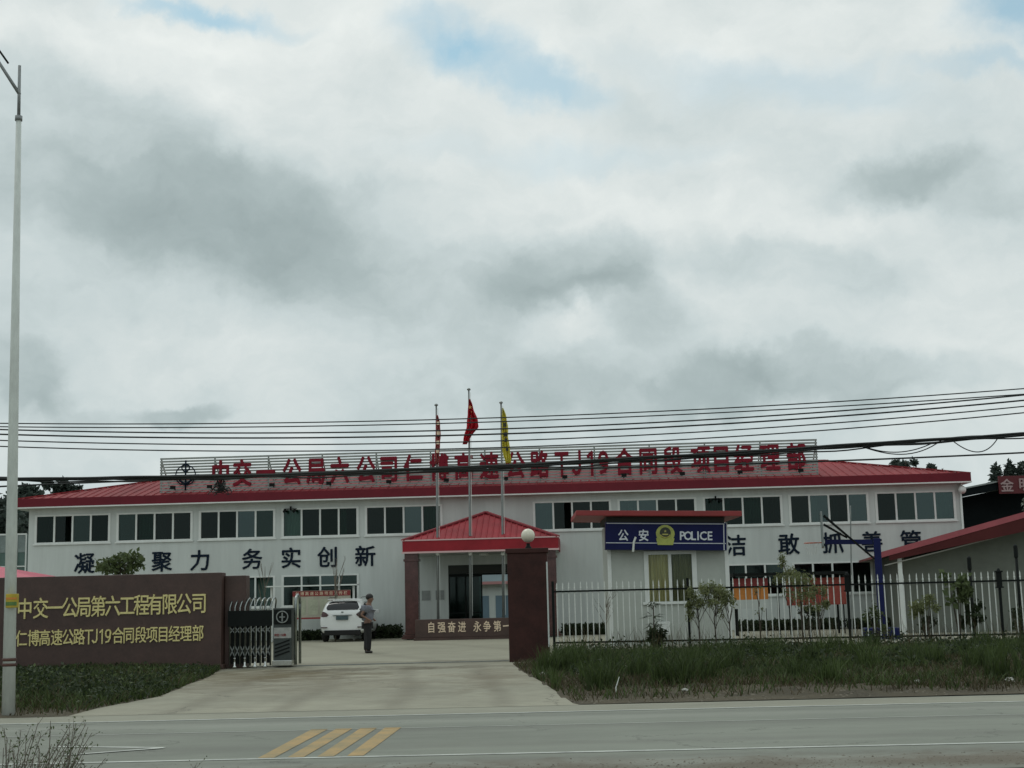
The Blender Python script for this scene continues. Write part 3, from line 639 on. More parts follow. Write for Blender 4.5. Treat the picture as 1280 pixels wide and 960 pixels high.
# ------------------------------------------------------------------ rooftop sign
SD = .35
x0, _ = BF.loc(200, 590, SD); x1, zt1 = BF.loc(1021, 549.5, SD); _, zt0 = BF.loc(200, 573.5, SD); ztop = (zt0+zt1)/2; zbot = ZF+.12
print('sign', x0, x1, zt0, zt1)
rs = empty('rooftop_sign', BF.world(0, SD), -PHI, 'long slatted rooftop sign with tall red characters and a black anchor emblem', 'sign')
b = MB(); b.box(x0, x1, .00, .03, 0, .078); sl0 = b.build('slat', M_SLAT, rs, loc=(0, 0, zbot)); ns = 13
for i in range(1, ns): inst(sl0, rs, (0, 0, zbot+(ztop-zbot-.05)*i/(ns-1)))
np_ = 12
b = MB(); b.box(-.03, .03, .035, .085, ZS-.1, ztop+.02); b.bar((0, .06, ztop-.1), (0, 1.5, ZS+.35), .05); pst = b.build('post', M_SLAT, rs, loc=(x0+.05, 0, 0))
for i in range(1, np_+1): inst(pst, rs, (x0+.05+(x1-x0-.1)*i/np_, 0, 0))
SG = [('中', 275.5), ('交', 302.5), ('一', 331.8), ('公', 364.6), ('局', 395), ('六', 424.4), ('公', 457.2), ('司', 486), ('仁', 516.3), ('博', 549), ('高', 579.6), ('速', 611.3), ('公', 644), ('路', 674.5),
      ('T', 702.2), ('J', 721.4), ('1', 738.5), ('9', 754.2), ('合', 780.3), ('同', 810.3), ('段', 840.8), ('项', 876), ('目', 901.7), ('经', 929.8), ('理', 962.7), ('部', 995.5)]
for ch, px in SG:
    x, z = BF.loc(px, 592.5-(px-275)*(592.5-571)/720, SD-.1)
    lat = ord(ch) < 256
    char(ch, rs, (x, -.004, z-(.0 if not lat else 0)), .86 if not lat else .95, 1.22 if not lat else 1.35, M_RED, .027, .11)
b = MB(); x, z = BF.loc(232, 594, SD-.06); R_ = .44
b.tube([(x+R_*math.cos(2*PI*i/28), -.06, z+R_*math.sin(2*PI*i/28)) for i in range(29)], .026, 6, False)
b.tube([(x, -.06, z-.66), (x, -.06, z+.66)], .038, 6); b.tube([(x-.62, -.07, z), (x+.62, -.07, z)], .022, 6)
b.tube([(x+.3*math.cos(a), -.065, z-.02+.34*math.sin(a)) for a in np.linspace(PI*1.05, PI*1.95, 10)], .05, 6); b.tube([(x+.17*math.cos(a), -.065, z+.33+.17*math.sin(a)) for a in np.linspace(0, 2*PI, 13)], .03, 6, False)
b.build('emblem', M_INK, rs, True)
b = MB(); b.box(-.11, .11, -.45, -.35, -.05, .09); b.bar((0, -.4, 0), (0, 0, -.05), .03); fl = b.build('floodlight', M_BLACK, rs)
for k, px in enumerate((216, 262, 340, 411, 486, 558, 632, 706, 780, 853, 925, 1001)):
    x, z = BF.loc(px, 610-(px-216)*.0275, SD-.4); o = fl if k == 0 else inst(fl, rs); o.location = (x, 0, z)
b = MB(); b.tube([(x0, -.3, zbot-.06), (x1, -.3, zbot-.06)], .015, 5); b.build('conduit', M_BLACK, rs)

# ------------------------------------------------------------------ entrance canopy
cx0, _ = BF.loc(503, 690, -4.2); cx1, _ = BF.loc(698, 686, -4.2); _, cz0 = BF.loc(600, 688.5, -4.2); _, cz1 = BF.loc(600, 673.5, -4.2)
CYF, CYB = -4.2, -.02
cp = empty('entrance_canopy', BF.world((cx0+cx1)/2, 0), -PHI, 'red hipped entrance canopy on dark granite columns before the main door', 'canopy')
hw = (cx1-cx0)/2
b = MB(); b.box(-hw, hw, CYF, CYF+.06, cz0, cz1); b.box(-hw, -hw+.06, CYF+.06, CYB, cz0, cz1); b.box(hw-.06, hw, CYF+.06, CYB, cz0, cz1); b.build('fascia', M_CROOF, cp, bevel=.01)
b = MB(); b.box(-hw-.03, hw+.03, CYF-.03, CYF-.001, cz0-.04, cz0+.03); b.box(-hw-.03, hw+.03, CYF-.03, CYF-.001, cz1-.02, cz1+.03); b.build('trim', mat('pink_trim', (.62, .42, .42), .5), cp)
MB().box(-hw+.06, hw-.06, CYF+.06, CYB, cz0-.02, cz0+.03).build('soffit', mat('soffit_panel', (.5, .52, .48), .7), cp)
ax = (BF.loc(607, 641, CYF+2.6)[0])-(cx0+cx1)/2; _, az = BF.loc(607, 641, CYF+2.6)
b = MB(); A0 = (ax, CYF+2.6, az); p0, p1 = (-hw, CYF, cz1), (hw, CYF, cz1); p2, p3 = (hw, CYB, cz1), (-hw, CYB, cz1); rB = (ax, CYB, az)
corr(b, p0, p1, A0, A0, .24, .03, .06); corr(b, p1, p2, A0, rB, .24, .03, .06); corr(b, p3, p0, rB, A0, .24, .03, .06)
b.build('roof', M_CROOF, cp)
b = MB()
for a in (p0, p1): b.bar(Vector(a)+Vector((0, 0, .03)), Vector(A0)+Vector((0, 0, .04)), .2, .06)
b.bar(Vector(A0)+Vector((0, 0, .04)), Vector(rB)+Vector((0, 0, .04)), .2, .06); b.build('ridge_cap', mat('ridge_dark_red', (.24, .02, .03), .45), cp)
for k, xx in enumerate((-hw+.33, hw-.38)):
    b = MB(); b.box(xx-.27, xx+.27, CYF+.15, CYF+.69, .25, cz0-.021); b.box(xx-.31, xx+.31, CYF+.11, CYF+.73, cz0-.35, cz0-.25); c_ = b.build('column', M_STONEC, cp, bevel=.012)
    b = MB(); [b.box(xx-.30-.05*j, xx+.30+.05*j, CYF+.12-.05*j, CYF+.72+.05*j, .22-.09*j, .30-.09*j) for j in (0, 1, 2)]; b.build('plinth', M_STONEC, c_)
b = MB(); b.box(-hw+.1, hw-.1, CYF+.2, CYB, .01, .14); b.build('step', M_SLAB, cp)
b = MB(); b.sphere((0, CYF+2, cz0-.08), .2, 12, 6, .4); b.build('ceiling_lamp', M_WHITE, cp, True)

# what shows through the passage: the inner courtyard and the block behind it
F2 = Frame(BF.world(17, DEP+16), PHI)
bb = empty('rear_building', F2.P0, -PHI, 'white block with pink eave seen through the entrance passage', 'building')
b = MB(); b.box(-3, 9, 0, 5, 0, 2.38); b.build('wall', M_WALL, bb); b = MB(); b.box(-3.5, 9.5, -.6, 5.5, 2.38, 2.55); b.build('roof', mat('pink_roof', (.42, .20, .20), .5), bb)
for x in (0.2, 1.5, 3.2): MB().box(x, x+.9, -.03, -.001, 0, 1.7).build('door', mat('pale_blue_door', (.13, .20, .25), .5), bb)
b = MB(); b.tube([(0, 0, 0), (0, 0, 3.2)], .06, 6); b.bar((0, 0, 3.15), (.6, 0, 3.15), .06); b.build('passage_post', M_BLACK, loc=F2.world(-1.0, -4)); tag(bpy.data.objects['passage_post'], 'thin dark lamp post in the courtyard beyond the entrance passage', 'lamp post')

# ------------------------------------------------------------------ motto wall and flagpoles
MF = Frame(at(519, 790, 55.), .04)
mx1, _ = MF.loc(650, 790, 0); _, mzt = MF.loc(575, 773.5, 0)
mw = empty('motto_wall', MF.P0, -MF.phi, 'low brown granite wall with a cream calligraphic motto below the flagpoles', 'wall')
MB().box(0, mx1, 0, .5, .10, mzt).build('slab', M_STONE, mw, bevel=.015); MB().box(-.06, mx1+.06, -.06, .56, 0, .10).build('plinth', M_STONE, mw)
for ch, px in (('自', 539), ('强', 552), ('奋', 564.5), ('进', 577.5), ('永', 596.7), ('争', 608.8), ('第', 621.7), ('一', 633.5)):
    x, z = MF.loc(px, 784.5-(px-539)*.02, -.02); char(ch, mw, (x, -.001, z), .32, .44, M_CREAM, .012, .015, rot=(0, random.uniform(-.16, .10), 0))
M_FADE = mat('faded_yellow_star', (.62, .30, .12), .8)
def flagpole(px_t, py_t, px_b, label):
    Yp = 56.3; T = at(px_t, py_t, Yp); B = at(px_b, 771, Yp); dx = (T[0]-B[0])/(T[2]-B[2]); base = np.array([B[0]-dx*(B[2]), Yp, 0]); H = T[2]
    r_ = empty('flagpole', base, 0, label, 'flagpole', 'three steel flagpoles behind the motto wall')
    MB().tube([(0, 0, 0), (dx*H*.35, 0, H*.35), (dx*H, 0, H)], [.055, .05, .032], 12).build('pole', M_FPOLE, r_, True)
    MB().lathe([(.0, 0), (.07, .01), (.08, .05), (.04, .09), (0, .1)], 12, (dx*H, 0, H)).build('finial', M_STEELM, r_, True)
    MB().sphere((dx*4, -.04, (at(px_b, 692, Yp)[2])), .085, 10, 8).build('cleat', M_WHITE, r_, True)
    MB().tube([(.09, -.05, .9), (dx*H+.07, -.05, H-.1)], .008, 4).build('halyard', M_WHITE, r_)
    return Yp
flagpole(545.3, 507.5, 547.7, 'left flagpole, carrying the narrow faded pinkish red flag')
flagpole(586.0, 488, 588.3, 'tallest middle flagpole, carrying the bright red flag')
flagpole(626.3, 504.5, 629.4, 'right flagpole, carrying the yellow flag')
def flag(rows, m, label, marks=None, folds=3, amp=.14):
    rows = np.array(rows, float); n = 26; m_ = 12; ys = np.linspace(rows[0, 0], rows[-1, 0], n); b = MB(); Yp = 56.22
    for j, y in enumerate(ys):
        l = np.interp(y, rows[:, 0], rows[:, 1]); r = np.interp(y, rows[:, 0], rows[:, 2])
        for i in range(m_+1):
            t = i/m_; d = amp*math.sin(t*folds*2*PI+j*.18)*min(1, .3+t*2); P = at(l+(r-l)*t+.25*math.sin(j*.9+i), y, Yp+d); b.v.append(tuple(P))
    for j in range(n-1):
        for i in range(m_): b.f.append((j*(m_+1)+i, j*(m_+1)+i+1, (j+1)*(m_+1)+i+1, (j+1)*(m_+1)+i))
    P0 = np.array(b.v[0]); b.v = [tuple(np.array(v)-P0) for v in b.v]
    o = b.build('flag', m, loc=P0, smooth=True); sm = o.modifiers.new('thick', 'SOLIDIFY'); sm.thickness = .012
    tag(o, label, 'flag', 'flags on the three flagpoles')
    for (px, py, s_, sh, mm) in (marks or []):
        P = at(px, py, Yp-.14)-P0; q = MB()
        if sh == 'star': q.prism([(s_*(1 if k % 2 == 0 else .4)*math.sin(k*PI/5), s_*(1 if k % 2 == 0 else .4)*math.cos(k*PI/5)) for k in range(10)], 0, .01); q.build('star', mm, o, loc=P)
        else: q.box(-s_*.5, s_*.5, 0, .01, -s_*.6, s_*.6); q.build('printed_mark', mm, o, loc=P)
    return o
flag([(519, 545.2, 547.2), (530, 544.8, 550), (548, 544.6, 550.6), (562, 544.2, 549.6), (572, 543.6, 549.4), (580, 543.4, 548)], M_FLAGP, 'faded red flag hanging limp from the left pole',
     [(547.6, 529, .11, 'm', M_CREAM), (548, 541, .13, 'm', M_CREAM), (547.3, 553, .12, 'm', M_CREAM), (546.8, 564, .11, 'm', M_CREAM)])
flag([(499, 586.0, 587.5), (505, 585.6, 589.8), (515, 584.8, 592.8), (525, 584.2, 597.3), (534, 583.4, 598.3), (541, 581.5, 592.5), (548, 579.3, 587.5), (555.5, 578.2, 583.5)], M_FLAGR, 'bright red national flag with a yellow star on the middle pole',
     [(587.6, 509, .09, 'star', M_FADE), (589.3, 515, .03, 'star', M_FADE)])
flag([(510, 627.6, 628.8), (520, 627.4, 632.5), (532, 627.3, 634.5), (545, 627.4, 635), (560, 628, 637.4), (570, 629.5, 638.3), (579, 632, 638.8)], M_FLAGY, 'yellow flag with dark lettering hanging from the right pole',
     [(631, 531, .13, 'm', M_CABLE), (632, 543, .14, 'm', M_CABLE), (632.5, 550, .12, 'm', M_CABLE), (634, 562, .10, 'm', M_CABLE)])

# ------------------------------------------------------------------ gate pillar with globe
gp = empty('gate_pillar', (0.27, 35.15, 0), -.03, 'square dark red granite gate pillar right of the driveway', 'pillar')
pw = .50; ph = at(660, 690, 35)[2]
MB().box(-pw, pw, 0, 1.0, 0, ph-.02).build('shaft', M_STONE2, gp, bevel=.012)
MB().box(-pw-.04, pw+.04, -.04, 1.04, ph-.02, ph+.10).build('cap', M_STONE2, gp, bevel=.012)
MB().box(pw-.025, pw+.012, -.012, .05, .35, ph-.25).build('edge_strip', M_WALL, gp)
P = at(660, 669.5, 35.6); gl = empty('globe_lamp', (P[0], 35.6, ph+.10), 0, 'round milky glass globe lamp on top of the red granite gate pillar', 'lamp')
MB().sphere((0, 0, P[2]-ph-.10), .175, 24, 16).build('globe', M_GLOBE, gl, True); MB().lathe([(.09, 0), (.08, .04), (.05, .07), (.05, .14)], 14).build('base', M_BLACK, gl, True)

# ------------------------------------------------------------------ left sign wall
SF = Frame((-7.35, 35.0), -.015)
szt = SF.loc(275, 715.5, 0)[1]; sxl = -9.2
sw = empty('sign_wall', SF.P0, -SF.phi, 'long brown granite gate wall with two lines of gilt characters', 'wall')
MB().box(sxl, 0, 0, .55, 0, szt).build('slab', M_STONE, sw, bevel=.015)
MB().box(sxl-.1, .06, -.08, .62, 0, .12).build('plinth', M_STONE, sw, bevel=.01)
MB().box(.01, .55, .35, .85, 0, szt-.08).build('end_block', M_STONE, sw, bevel=.015)
L1 = '中交一公局第六工程有限公司'; X1 = [31, 51, 69, 87, 105, 123, 141, 159, 177, 194, 212, 230, 249]
for ch, px in zip(L1, X1):
    x, z = SF.loc(px, 761.5-(px-31)*.0335, -.02); char(ch, sw, (x, -.001, z), .40, .54, M_GOLD, .009, .03)
L2 = '仁博高速公路TJ19合同段项目经理部'; X2 = [27, 42, 56, 71, 85, 99, 111, 119, 127, 135.5, 147.5, 161, 176, 190, 204, 218, 232.5, 247.5]
for ch, px in zip(L2, X2):
    x, z = SF.loc(px, 798.5-(px-27)*.031, -.02); lat = ord(ch) < 256
    char(ch, sw, (x, -.001, z), .30 if not lat else .34, .42 if not lat else .46, M_GOLD, .008, .03)

# ------------------------------------------------------------------ folding gate
GFx, GFy = -7.25, 35.25
fg = empty('folding_gate', (GFx, GFy, 0), .0, 'stainless steel folding gate pushed back beside the sign wall', 'gate')
gh = 1.72
M_GST = mat('gate_steel', (.30, .33, .32), .25, 4, .3, metal=1); M_GBOX = mat('gate_box_steel', (.06, .072, .068), .4, 3, .3, metal=.5)
def arch(x, dy=.0):
    pts = [(x, 0, .06), (x, 0, gh-.22)]+[(x+.12*(1-math.cos(a))*.0+.05*math.sin(a), .35-.35*math.cos(a), gh-.22+.22*math.sin(a)) for a in np.linspace(.2, PI-.2, 9)]+[(x, .7, gh-.22), (x, .7, .06)]
    return MB().tube(pts, .021, 8)
nx = 9
for i in range(nx):
    x = .06+i*.127; f_ = arch(x).build('frame', M_GST, fg, True)
    if i < nx-1:
        for z0, z1 in ((.28, .58), (.58, .28), (.86, 1.02), (1.02, .86)): MB().bar((x, 0, z0), (x+.127, 0, z1), .014, .020).build('scissor_bar', M_STEELM, fg)
        b = MB(); b.box(x+.022, x+.106, .06, .09, .12, 1.40); b.build('infill_panel', M_BLACK, fg)
    if i % 2 == 1: MB().lathe([(.05, 0), (.06, .03), (.03, .06), (.025, .22), (.045, .24)], 10, (x, -.02, .02)).build('caster', M_STEEL, fg, True)
b = MB(); b.box(.02, .06+nx*.127-.08, -.055, -.03, 1.03, 1.42); b.build('name_band', M_BLACK, fg)
hx0 = .06+nx*.127-.05; hx1 = hx0+.55
hd = MB().box(hx0, hx1-.09, -.05, .6, .16, 1.46).build('head_box', M_GBOX, fg, bevel=.01)
hd2 = MB().box(hx0+.02, hx1-.10, -.075, -.051, 1.06, 1.42).build('head_panel', M_BLACK, hd)
cxm = (hx0+hx1-.09)/2
b = MB(); b.tube([(cxm+.14*math.cos(a), -.09, 1.24+.14*math.sin(a)) for a in np.linspace(0, 2*PI, 22)], .016, 6, False); b.bar((cxm, -.09, 1.13), (cxm, -.09, 1.35), .03); b.bar((cxm-.07, -.09, 1.24), (cxm+.07, -.09, 1.24), .028); b.build('emblem', M_STEELM, hd)
MB().box(hx0+.02, hx1-.10, -.07, -.051, .72, .98).build('label_plate', mat('label_white', (.36, .37, .35), .6, 6, .3), hd)
for k, ch in enumerate('中交一公局'): char(ch, hd, (hx0+.06+k*.058, -.072, .80), .062, .07, M_REDS, .02, .004)
b = MB()
for k in range(4): b.bar((hx0+.04, -.06, .28+k*.09), (hx1-.14, -.06, .40+k*.09), .02, .035)
b.build('stripe', M_BLACK, hd); MB().box(hx0-.02, hx1-.08, -.09, .62, .05, .18).build('skirt', M_STEEL, hd, bevel=.01)
b = MB(); b.tube([(hx1, 0, .06), (hx1, 0, gh-.18)]+[(hx1, .35-.35*math.cos(a), gh-.16+.22*math.sin(a)) for a in np.linspace(.1, PI-.1, 9)]+[(hx1, .7, gh-.18), (hx1, .7, .06)], .036, 8); b.build('end_frame', M_GST, fg, True)
b = MB(); b.box(-7.2, -.25, 35.72, 35.78, .004, .022); o = b.build('gate_track', M_STEELM); tag(o, 'thin steel gate track laid across the driveway', 'gate track')

# ------------------------------------------------------------------ notice boards
nb = empty('notice_board', at(402, 770, 58)*np.array([1, 1, 0]), -.05, 'wide notice board with red header strip behind the white car', 'notice board')
zz = lambda py, Y=58, px=402: at(px, py, Y)[2]
hwid = 1.20
MB().box(-hwid, hwid, 0, .06, zz(772), zz(738)).build('board', M_BOARD, nb); hdr = MB().box(-hwid, hwid, -.02, -.001, zz(745), zz(738.5)).build('header_strip', M_REDS, nb)
for k, ch in enumerate('仁博高速公路项目宣传栏'): char(ch, hdr, (-1.0+k*.2, -.022, zz(741.7)), .16, .16, M_CREAM, .01, .004)
MB().box(-hwid, hwid, -.03, -.001, zz(773.5), zz(771.5)).build('bottom_strip', M_REDS, nb)
b = MB(); [b.tube([(x, .1, 0), (x, .1, zz(733))], .05, 8) for x in (-hwid-.9, hwid+.12)]; b.box(-hwid-1.1, hwid+.3, -.25, .5, zz(732.6), zz(731)); b.build('post', M_WHITE, nb)
b = MB(); [b.box(-1.05+i*.5, -.65+i*.5, -.012, -.001, zz(768), zz(749)) for i in range(5)]; b.build('posted_sheet', mat('pale_poster', (.46, .48, .36), .7, 2, .3), nb)

def board(name, px0, px1, py0, py1, Y, m, label, header=None, foot=None):
    a = at(px0, py1, Y); c = at(px1, py0, Y); r = empty(name, ((a[0]+c[0])/2, Y, 0), -.04, label, 'display board'); h_ = (c[0]-a[0])/2
    MB().box(-h_, h_, 0, .06, a[2], c[2]).build('panel', m, r)
    if header: MB().box(-h_, h_, -.02, -.001, c[2]-.30, c[2]).build('header', M_REDS, r)
    if foot: MB().box(-h_, h_, -.02, .06, a[2]-.32, a[2]-.002).build('lower_panel', M_WALL, r)
    b = MB(); [b.box(x-.02, x+.02, .061, .10, 0, c[2]+.05) for x in (-h_+.1, h_-.1)]; b.build('post', M_BLACK, r)
    return r
board('display_board', 918, 959, 722.5, 750, 51, M_ORANGE, 'orange display board with red header, right of the police booth', True, True)
board('display_board', 984, 1056, 721.5, 757, 51.3, M_POSTR, 'wide faded red display board behind the picket fence')
b = MB(); a = at(915, 718.8, 50.9); c = at(1058, 716.5, 50.9); b.box(a[0], c[0], 50.6, 51.9, a[2]-.05, a[2]+.05); [b.tube([(x, 51.7, 0), (x, 51.7, a[2])], .04, 6) for x in (a[0]+.2, (a[0]+c[0])/2-.3, c[0]-.2)]
o = b.build('board_shelter', M_BLACK); tag(o, 'long flat dark shelter roof above the orange and red display boards', 'shelter')

# ------------------------------------------------------------------ police booth
PF = Frame(at(763, 790, 44.5), -.0)
pbw = PF.loc(912, 740, 0)[0]
pb = empty('police_booth', PF.P0, 0, 'white police booth with dark blue sign and flat red roof', 'booth')
wz0 = PF.loc(838, 751.5, 0)[1]; wz1 = PF.loc(838, 692.5, 0)[1]; wx0 = PF.loc(811, 740, 0)[0]; wx1 = PF.loc(867, 740, 0)[0]
Zr = PF.loc(838, 655, 0)[1]
b = MB()
for x0_, x1_, z0_, z1_ in ((0, wx0, 0, Zr), (wx1, pbw, 0, Zr), (wx0, wx1, 0, wz0), (wx0, wx1, wz1, Zr)): b.box(x0_, x1_, 0, .08, z0_, z1_)
b.box(0, .08, .08, 2.6, 0, Zr); b.box(pbw-.08, pbw, .08, 2.6, 0, Zr); b.box(.08, pbw-.08, 2.52, 2.6, 0, Zr); b.build('wall', mat('booth_panel', (.44, .47, .43), .6, .6, .12), pb)
for u0, u1 in ((-.02, .10), (pbw-.11, pbw+.02)): MB().box(u0, u1, -.02, -.001, 0, Zr).build('corner_post', M_WHITE, pb)
b = MB(); t_ = .075
b.box(wx0-.12, wx0+.02, -.04, .06, wz0-.08, wz1+.1); b.box(wx1-.02, wx1+.13, -.04, .06, wz0-.08, wz1+.1); xm = (wx0+wx1)/2-.01; b.box(xm-.05, xm+.05, -.03, .06, wz0, wz1); b.box(wx0+.02, wx1-.02, -.039, .059, wz1-.01, wz1+.1); b.box(wx0-.2, wx1+.2, -.08, -.041, wz0-.09, wz0-.01)
wn = b.build('window', M_WHITE, pb); MB().box(wx0+.02, xm-.05, .02, .028, wz0, wz1).build('pane', G_CLEAR, wn); MB().box(xm+.05, wx1-.02, .035, .043, wz0, wz1).build('pane', G_CLEAR, wn)
curtain_mesh(xm-wx0-.02, wz1-wz0, M_CURTY, per=.11).build('curtain', M_CURTY, wn, loc=(wx0+.03, .09, wz0)); curtain_mesh(wx1-xm-.05, wz1-wz0, M_CURTG, per=.11).build('curtain', M_CURTG, wn, loc=(xm+.05, .10, wz0))
# sign box hung on the front, sloping a little to the right with the roof
SLP = -math.atan(.030)
sx0, sz1 = PF.loc(757, 652.8, -.5); sx1, _ = PF.loc(908, 654, -.5); _, sz0 = PF.loc(757, 687, -.5); sh = sz1-sz0; sl = sx1-sx0
sg = MB().box(0, sl, -.5, -.02, -sh, 0).build('sign_board', M_BLUE, pb, loc=(sx0, 0, sz1), rot=(0, -SLP, 0))
b = MB(); b.box(.03, sl-.06, -.512, -.501, -.045, -.02); b.box(0, sl-.03, -.512, -.501, -sh+.20, -sh+.225); b.box(sl-.10, sl-.07, -.512, -.501, -sh, -.05); b.build('white_rule', mat('sign_white', (.55, .58, .62), .5), sg)
def sgx(px): return PF.loc(px, 668, -.51)[0]-sx0
M_SW = mat('sign_letter_white', (.66, .70, .74), .5)
zc = -(.39)
char('公', sg, (sgx(779.5), -.502, zc-.02), .34, .38, M_SW, .022, .01); char('安', sg, (sgx(805), -.502, zc-.02), .34, .38, M_SW, .022, .01)
for ch, px in zip('POLICE', (853.5, 860.5, 867.5, 873, 879.5, 888)): char(ch, sg, (sgx(px), -.502, zc-.01), .34, .38, M_SW, .022, .01)
ex = sgx(832); em = MB(); ez = zc+.02
em.prism([(ex+.30*math.cos(a)*(.93 if math.sin(a) < 0 else 1), ez+.30*math.sin(a)) for a in np.linspace(0, 2*PI, 20)[:-1]], -.52, -.501)
em.prism([(ex-.24, ez-.33), (ex+.24, ez-.33), (ex+.29, ez-.12), (ex-.29, ez-.12)], -.526, -.505); eo = em.build('emblem', mat('emblem_gold', (.42, .46, .10), .4, 5, .3), sg)
q = MB(); q.prism([(ex+.175*math.cos(a), ez+.05+.175*math.sin(a)) for a in np.linspace(0, 2*PI, 18)[:-1]], -.534, -.5265); q.build('shield', mat('emblem_dark', (.03, .035, .02), .5), eo)
q = MB(); q.tube([(ex+.16*math.cos(a), -.535, ez+.03+.13*math.sin(a)) for a in np.linspace(PI*1.1, PI*1.9, 8)], .018, 5); q.box(ex-.09, ex+.09, -.541, -.5345, ez-.02, ez+.02); q.prism([(ex+.05*(1 if k % 2 == 0 else .4)*math.sin(k*PI/5), ez+.10+.05*(1 if k % 2 == 0 else .4)*math.cos(k*PI/5)) for k in range(10)], -.541, -.5345); q.build('crest', mat('crest_gold', (.45, .42, .10), .4), eo)
# roof slab
ra = PF.loc(720, 638, -.9); rb = PF.loc(927.5, 641.8, -.9); rl = rb[0]-ra[0]
b = MB(); b.box(0, rl, -.9, 3.2, -.16, 0); b.build('roof', M_REDS, pb, loc=(ra[0], 0, ra[1]), rot=(0, -SLP*.9, 0), bevel=.01)
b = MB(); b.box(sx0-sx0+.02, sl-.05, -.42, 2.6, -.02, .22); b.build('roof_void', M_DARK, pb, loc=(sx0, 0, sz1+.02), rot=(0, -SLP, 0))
MB().tube([(sgx(795), -.53, -.46), (sgx(792.5), -.55, -.62), (sgx(791.5), -.55, -.92)], .035, 6).build('conduit', M_PICK, sg)
MB().box(PF.loc(823, 790, -.3)[0], PF.loc(838, 790, -.3)[0], -.35, -.02, .30, .72).build('air_conditioner', M_WHITE, pb, bevel=.02)

# ------------------------------------------------------------------ picket fence
F0 = np.array([1.06, 41.55]); F1 = np.array([13.33, 39.75]); fang = math.atan2(F1[1]-F0[1], F1[0]-F0[0]); FLn = np.linalg.norm(F1-F0)
fe = empty('picket_fence', (F0[0], F0[1], 0), fang, 'white picket fence with black rails and posts along the verge', 'fence')
FX = np.array([math.cos(fang), math.sin(fang)])
FFr = Frame((F0[0], F0[1]), -fang)
postx = [0, FFr.loc(861.5, 780, 0)[0], FFr.loc(1062, 780, 0)[0], FFr.loc(1253, 780, 0)[0], FFr.loc(1450, 780, 0)[0]]; Lend = postx[-1]
b = MB(); b.box(-.035, .035, -.035, .035, -.05, 2.02); po = b.build('post', M_BLACK, fe)
b = MB(); b.box(-.10, .10, -.09, .09, 1.52, 1.56); b.box(-.07, .07, -.06, .06, 1.56, 1.96); b.box(-.10, .10, -.09, .09, 1.96, 2.0); b.lathe([(.06, 2.0), (.03, 2.06), (0, 2.08)], 8); la = b.build('lantern', M_BLACK, po)
for k, x in enumerate(postx):
    if k == 0: po.location = (x, 0, 0); continue
    o = inst(po, fe, (x, 0, 0)); 
    if k != 1: inst(la, o)
la.parent = None; bpy.data.objects.remove(la)
for z in (.235, 1.72):
    for k in range(4): MB().box(postx[k]+.036, postx[k+1]-.036, -.02, .02, z-.025, z+.025).build('rail', M_BLACK, fe)
pk = MB(); pk.box(-.014, .014, -.012, .012, .02, 1.93); pk.add([(-.014, -.012, 1.93), (.014, -.012, 1.93), (.014, .012, 1.93), (-.014, .012, 1.93), (0, 0, 2.0)], [(0, 1, 4), (1, 2, 4), (2, 3, 4), (3, 0, 4)])
pk.box(-.021, .021, -.019, .019, 1.80, 1.845)
pk0 = pk.build('picket', M_PICK, fe); x = .10; k = 0
while x < Lend-.05:
    if min(abs(x-p) for p in postx) > .06:
        o = pk0 if k == 0 else inst(pk0, fe); o.location = (x+random.uniform(-.005, .005), .034, random.uniform(-.01, .01)); k += 1; o.rotation_euler = (0, random.uniform(-.006, .006), 0)
    x += .178

# ------------------------------------------------------------------ basketball hoop (seen from the side)
HF = Frame(at(1101, 790, 45.), 0); h = empty('basketball_hoop', HF.P0, -.205, 'blue basketball hoop seen side on, its arm reaching left', 'basketball hoop')
def hp(px, py): x, z = HF.loc(px, py, 0); return (x, 0, z)
pt = hp(1096, 676); MB().box(pt[0]-.11, pt[0]+.11, -.10, .10, 0, pt[2]+.08).build('post', M_BLUEP, h, bevel=.02)
a = hp(1033, 677); b = MB(); b.bar((pt[0]-.14, 0, pt[2]-.03), (a[0], 0, a[2]), .13, .15); b.build('arm', M_BLUEP, h)
b = MB()
for y in (-.3, .3): b.bar((pt[0]-.1, y*.2, hp(1094, 699)[2]), (hp(1031, 644)[0], y, hp(1031, 644)[2]), .05); b.bar((hp(1060, 676)[0], y*.3, hp(1060, 672)[2]), (hp(1031, 655)[0], y, hp(1031, 655)[2]), .045)
b.build('brace', M_BLACK, h)
bx = a[0]-.06; MB().box(bx-.05, bx, -.9, .9, a[2]-.15, a[2]+.92).build('backboard', glassmat('acrylic', (.75, .8, .8), .03), h)
b = MB(); zz0, zz1 = a[2]-.15, a[2]+.92; b.box(bx-.055, bx+.005, -.93, -.88, zz0, zz1); b.box(bx-.055, bx+.005, .88, .93, zz0, zz1); b.box(bx-.055, bx+.005, -.88, .88, zz0-.03, zz0); b.box(bx-.055, bx+.005, -.88, .88, zz1, zz1+.03); b.build('board_frame', M_STEELM, h)
b = MB(); b.tube([(bx-.38+.23*math.cos(t), .23*math.sin(t), a[2]-.02) for t in np.linspace(0, 2*PI, 20)], .014, 6, False); b.bar((bx, 0, a[2]-.02), (bx-.17, 0, a[2]-.02), .05, .03); b.build('rim', mat('rim_orange', (.6, .12, .06), .5), h, True)
b = MB()
for k in range(10):
    t = 2*PI*k/10; b.tube([(bx-.38+.23*math.cos(t), .23*math.sin(t), a[2]-.03), (bx-.38+.13*math.cos(t+.3), .13*math.sin(t+.3), a[2]-.4)], .006, 3)
b.build('net', M_WHITE, h)
b = MB(); b.box(pt[0]-.6, pt[0]+.5, -.5, .5, 0, .35); b.build('base', M_BLUEP, h, bevel=.02)
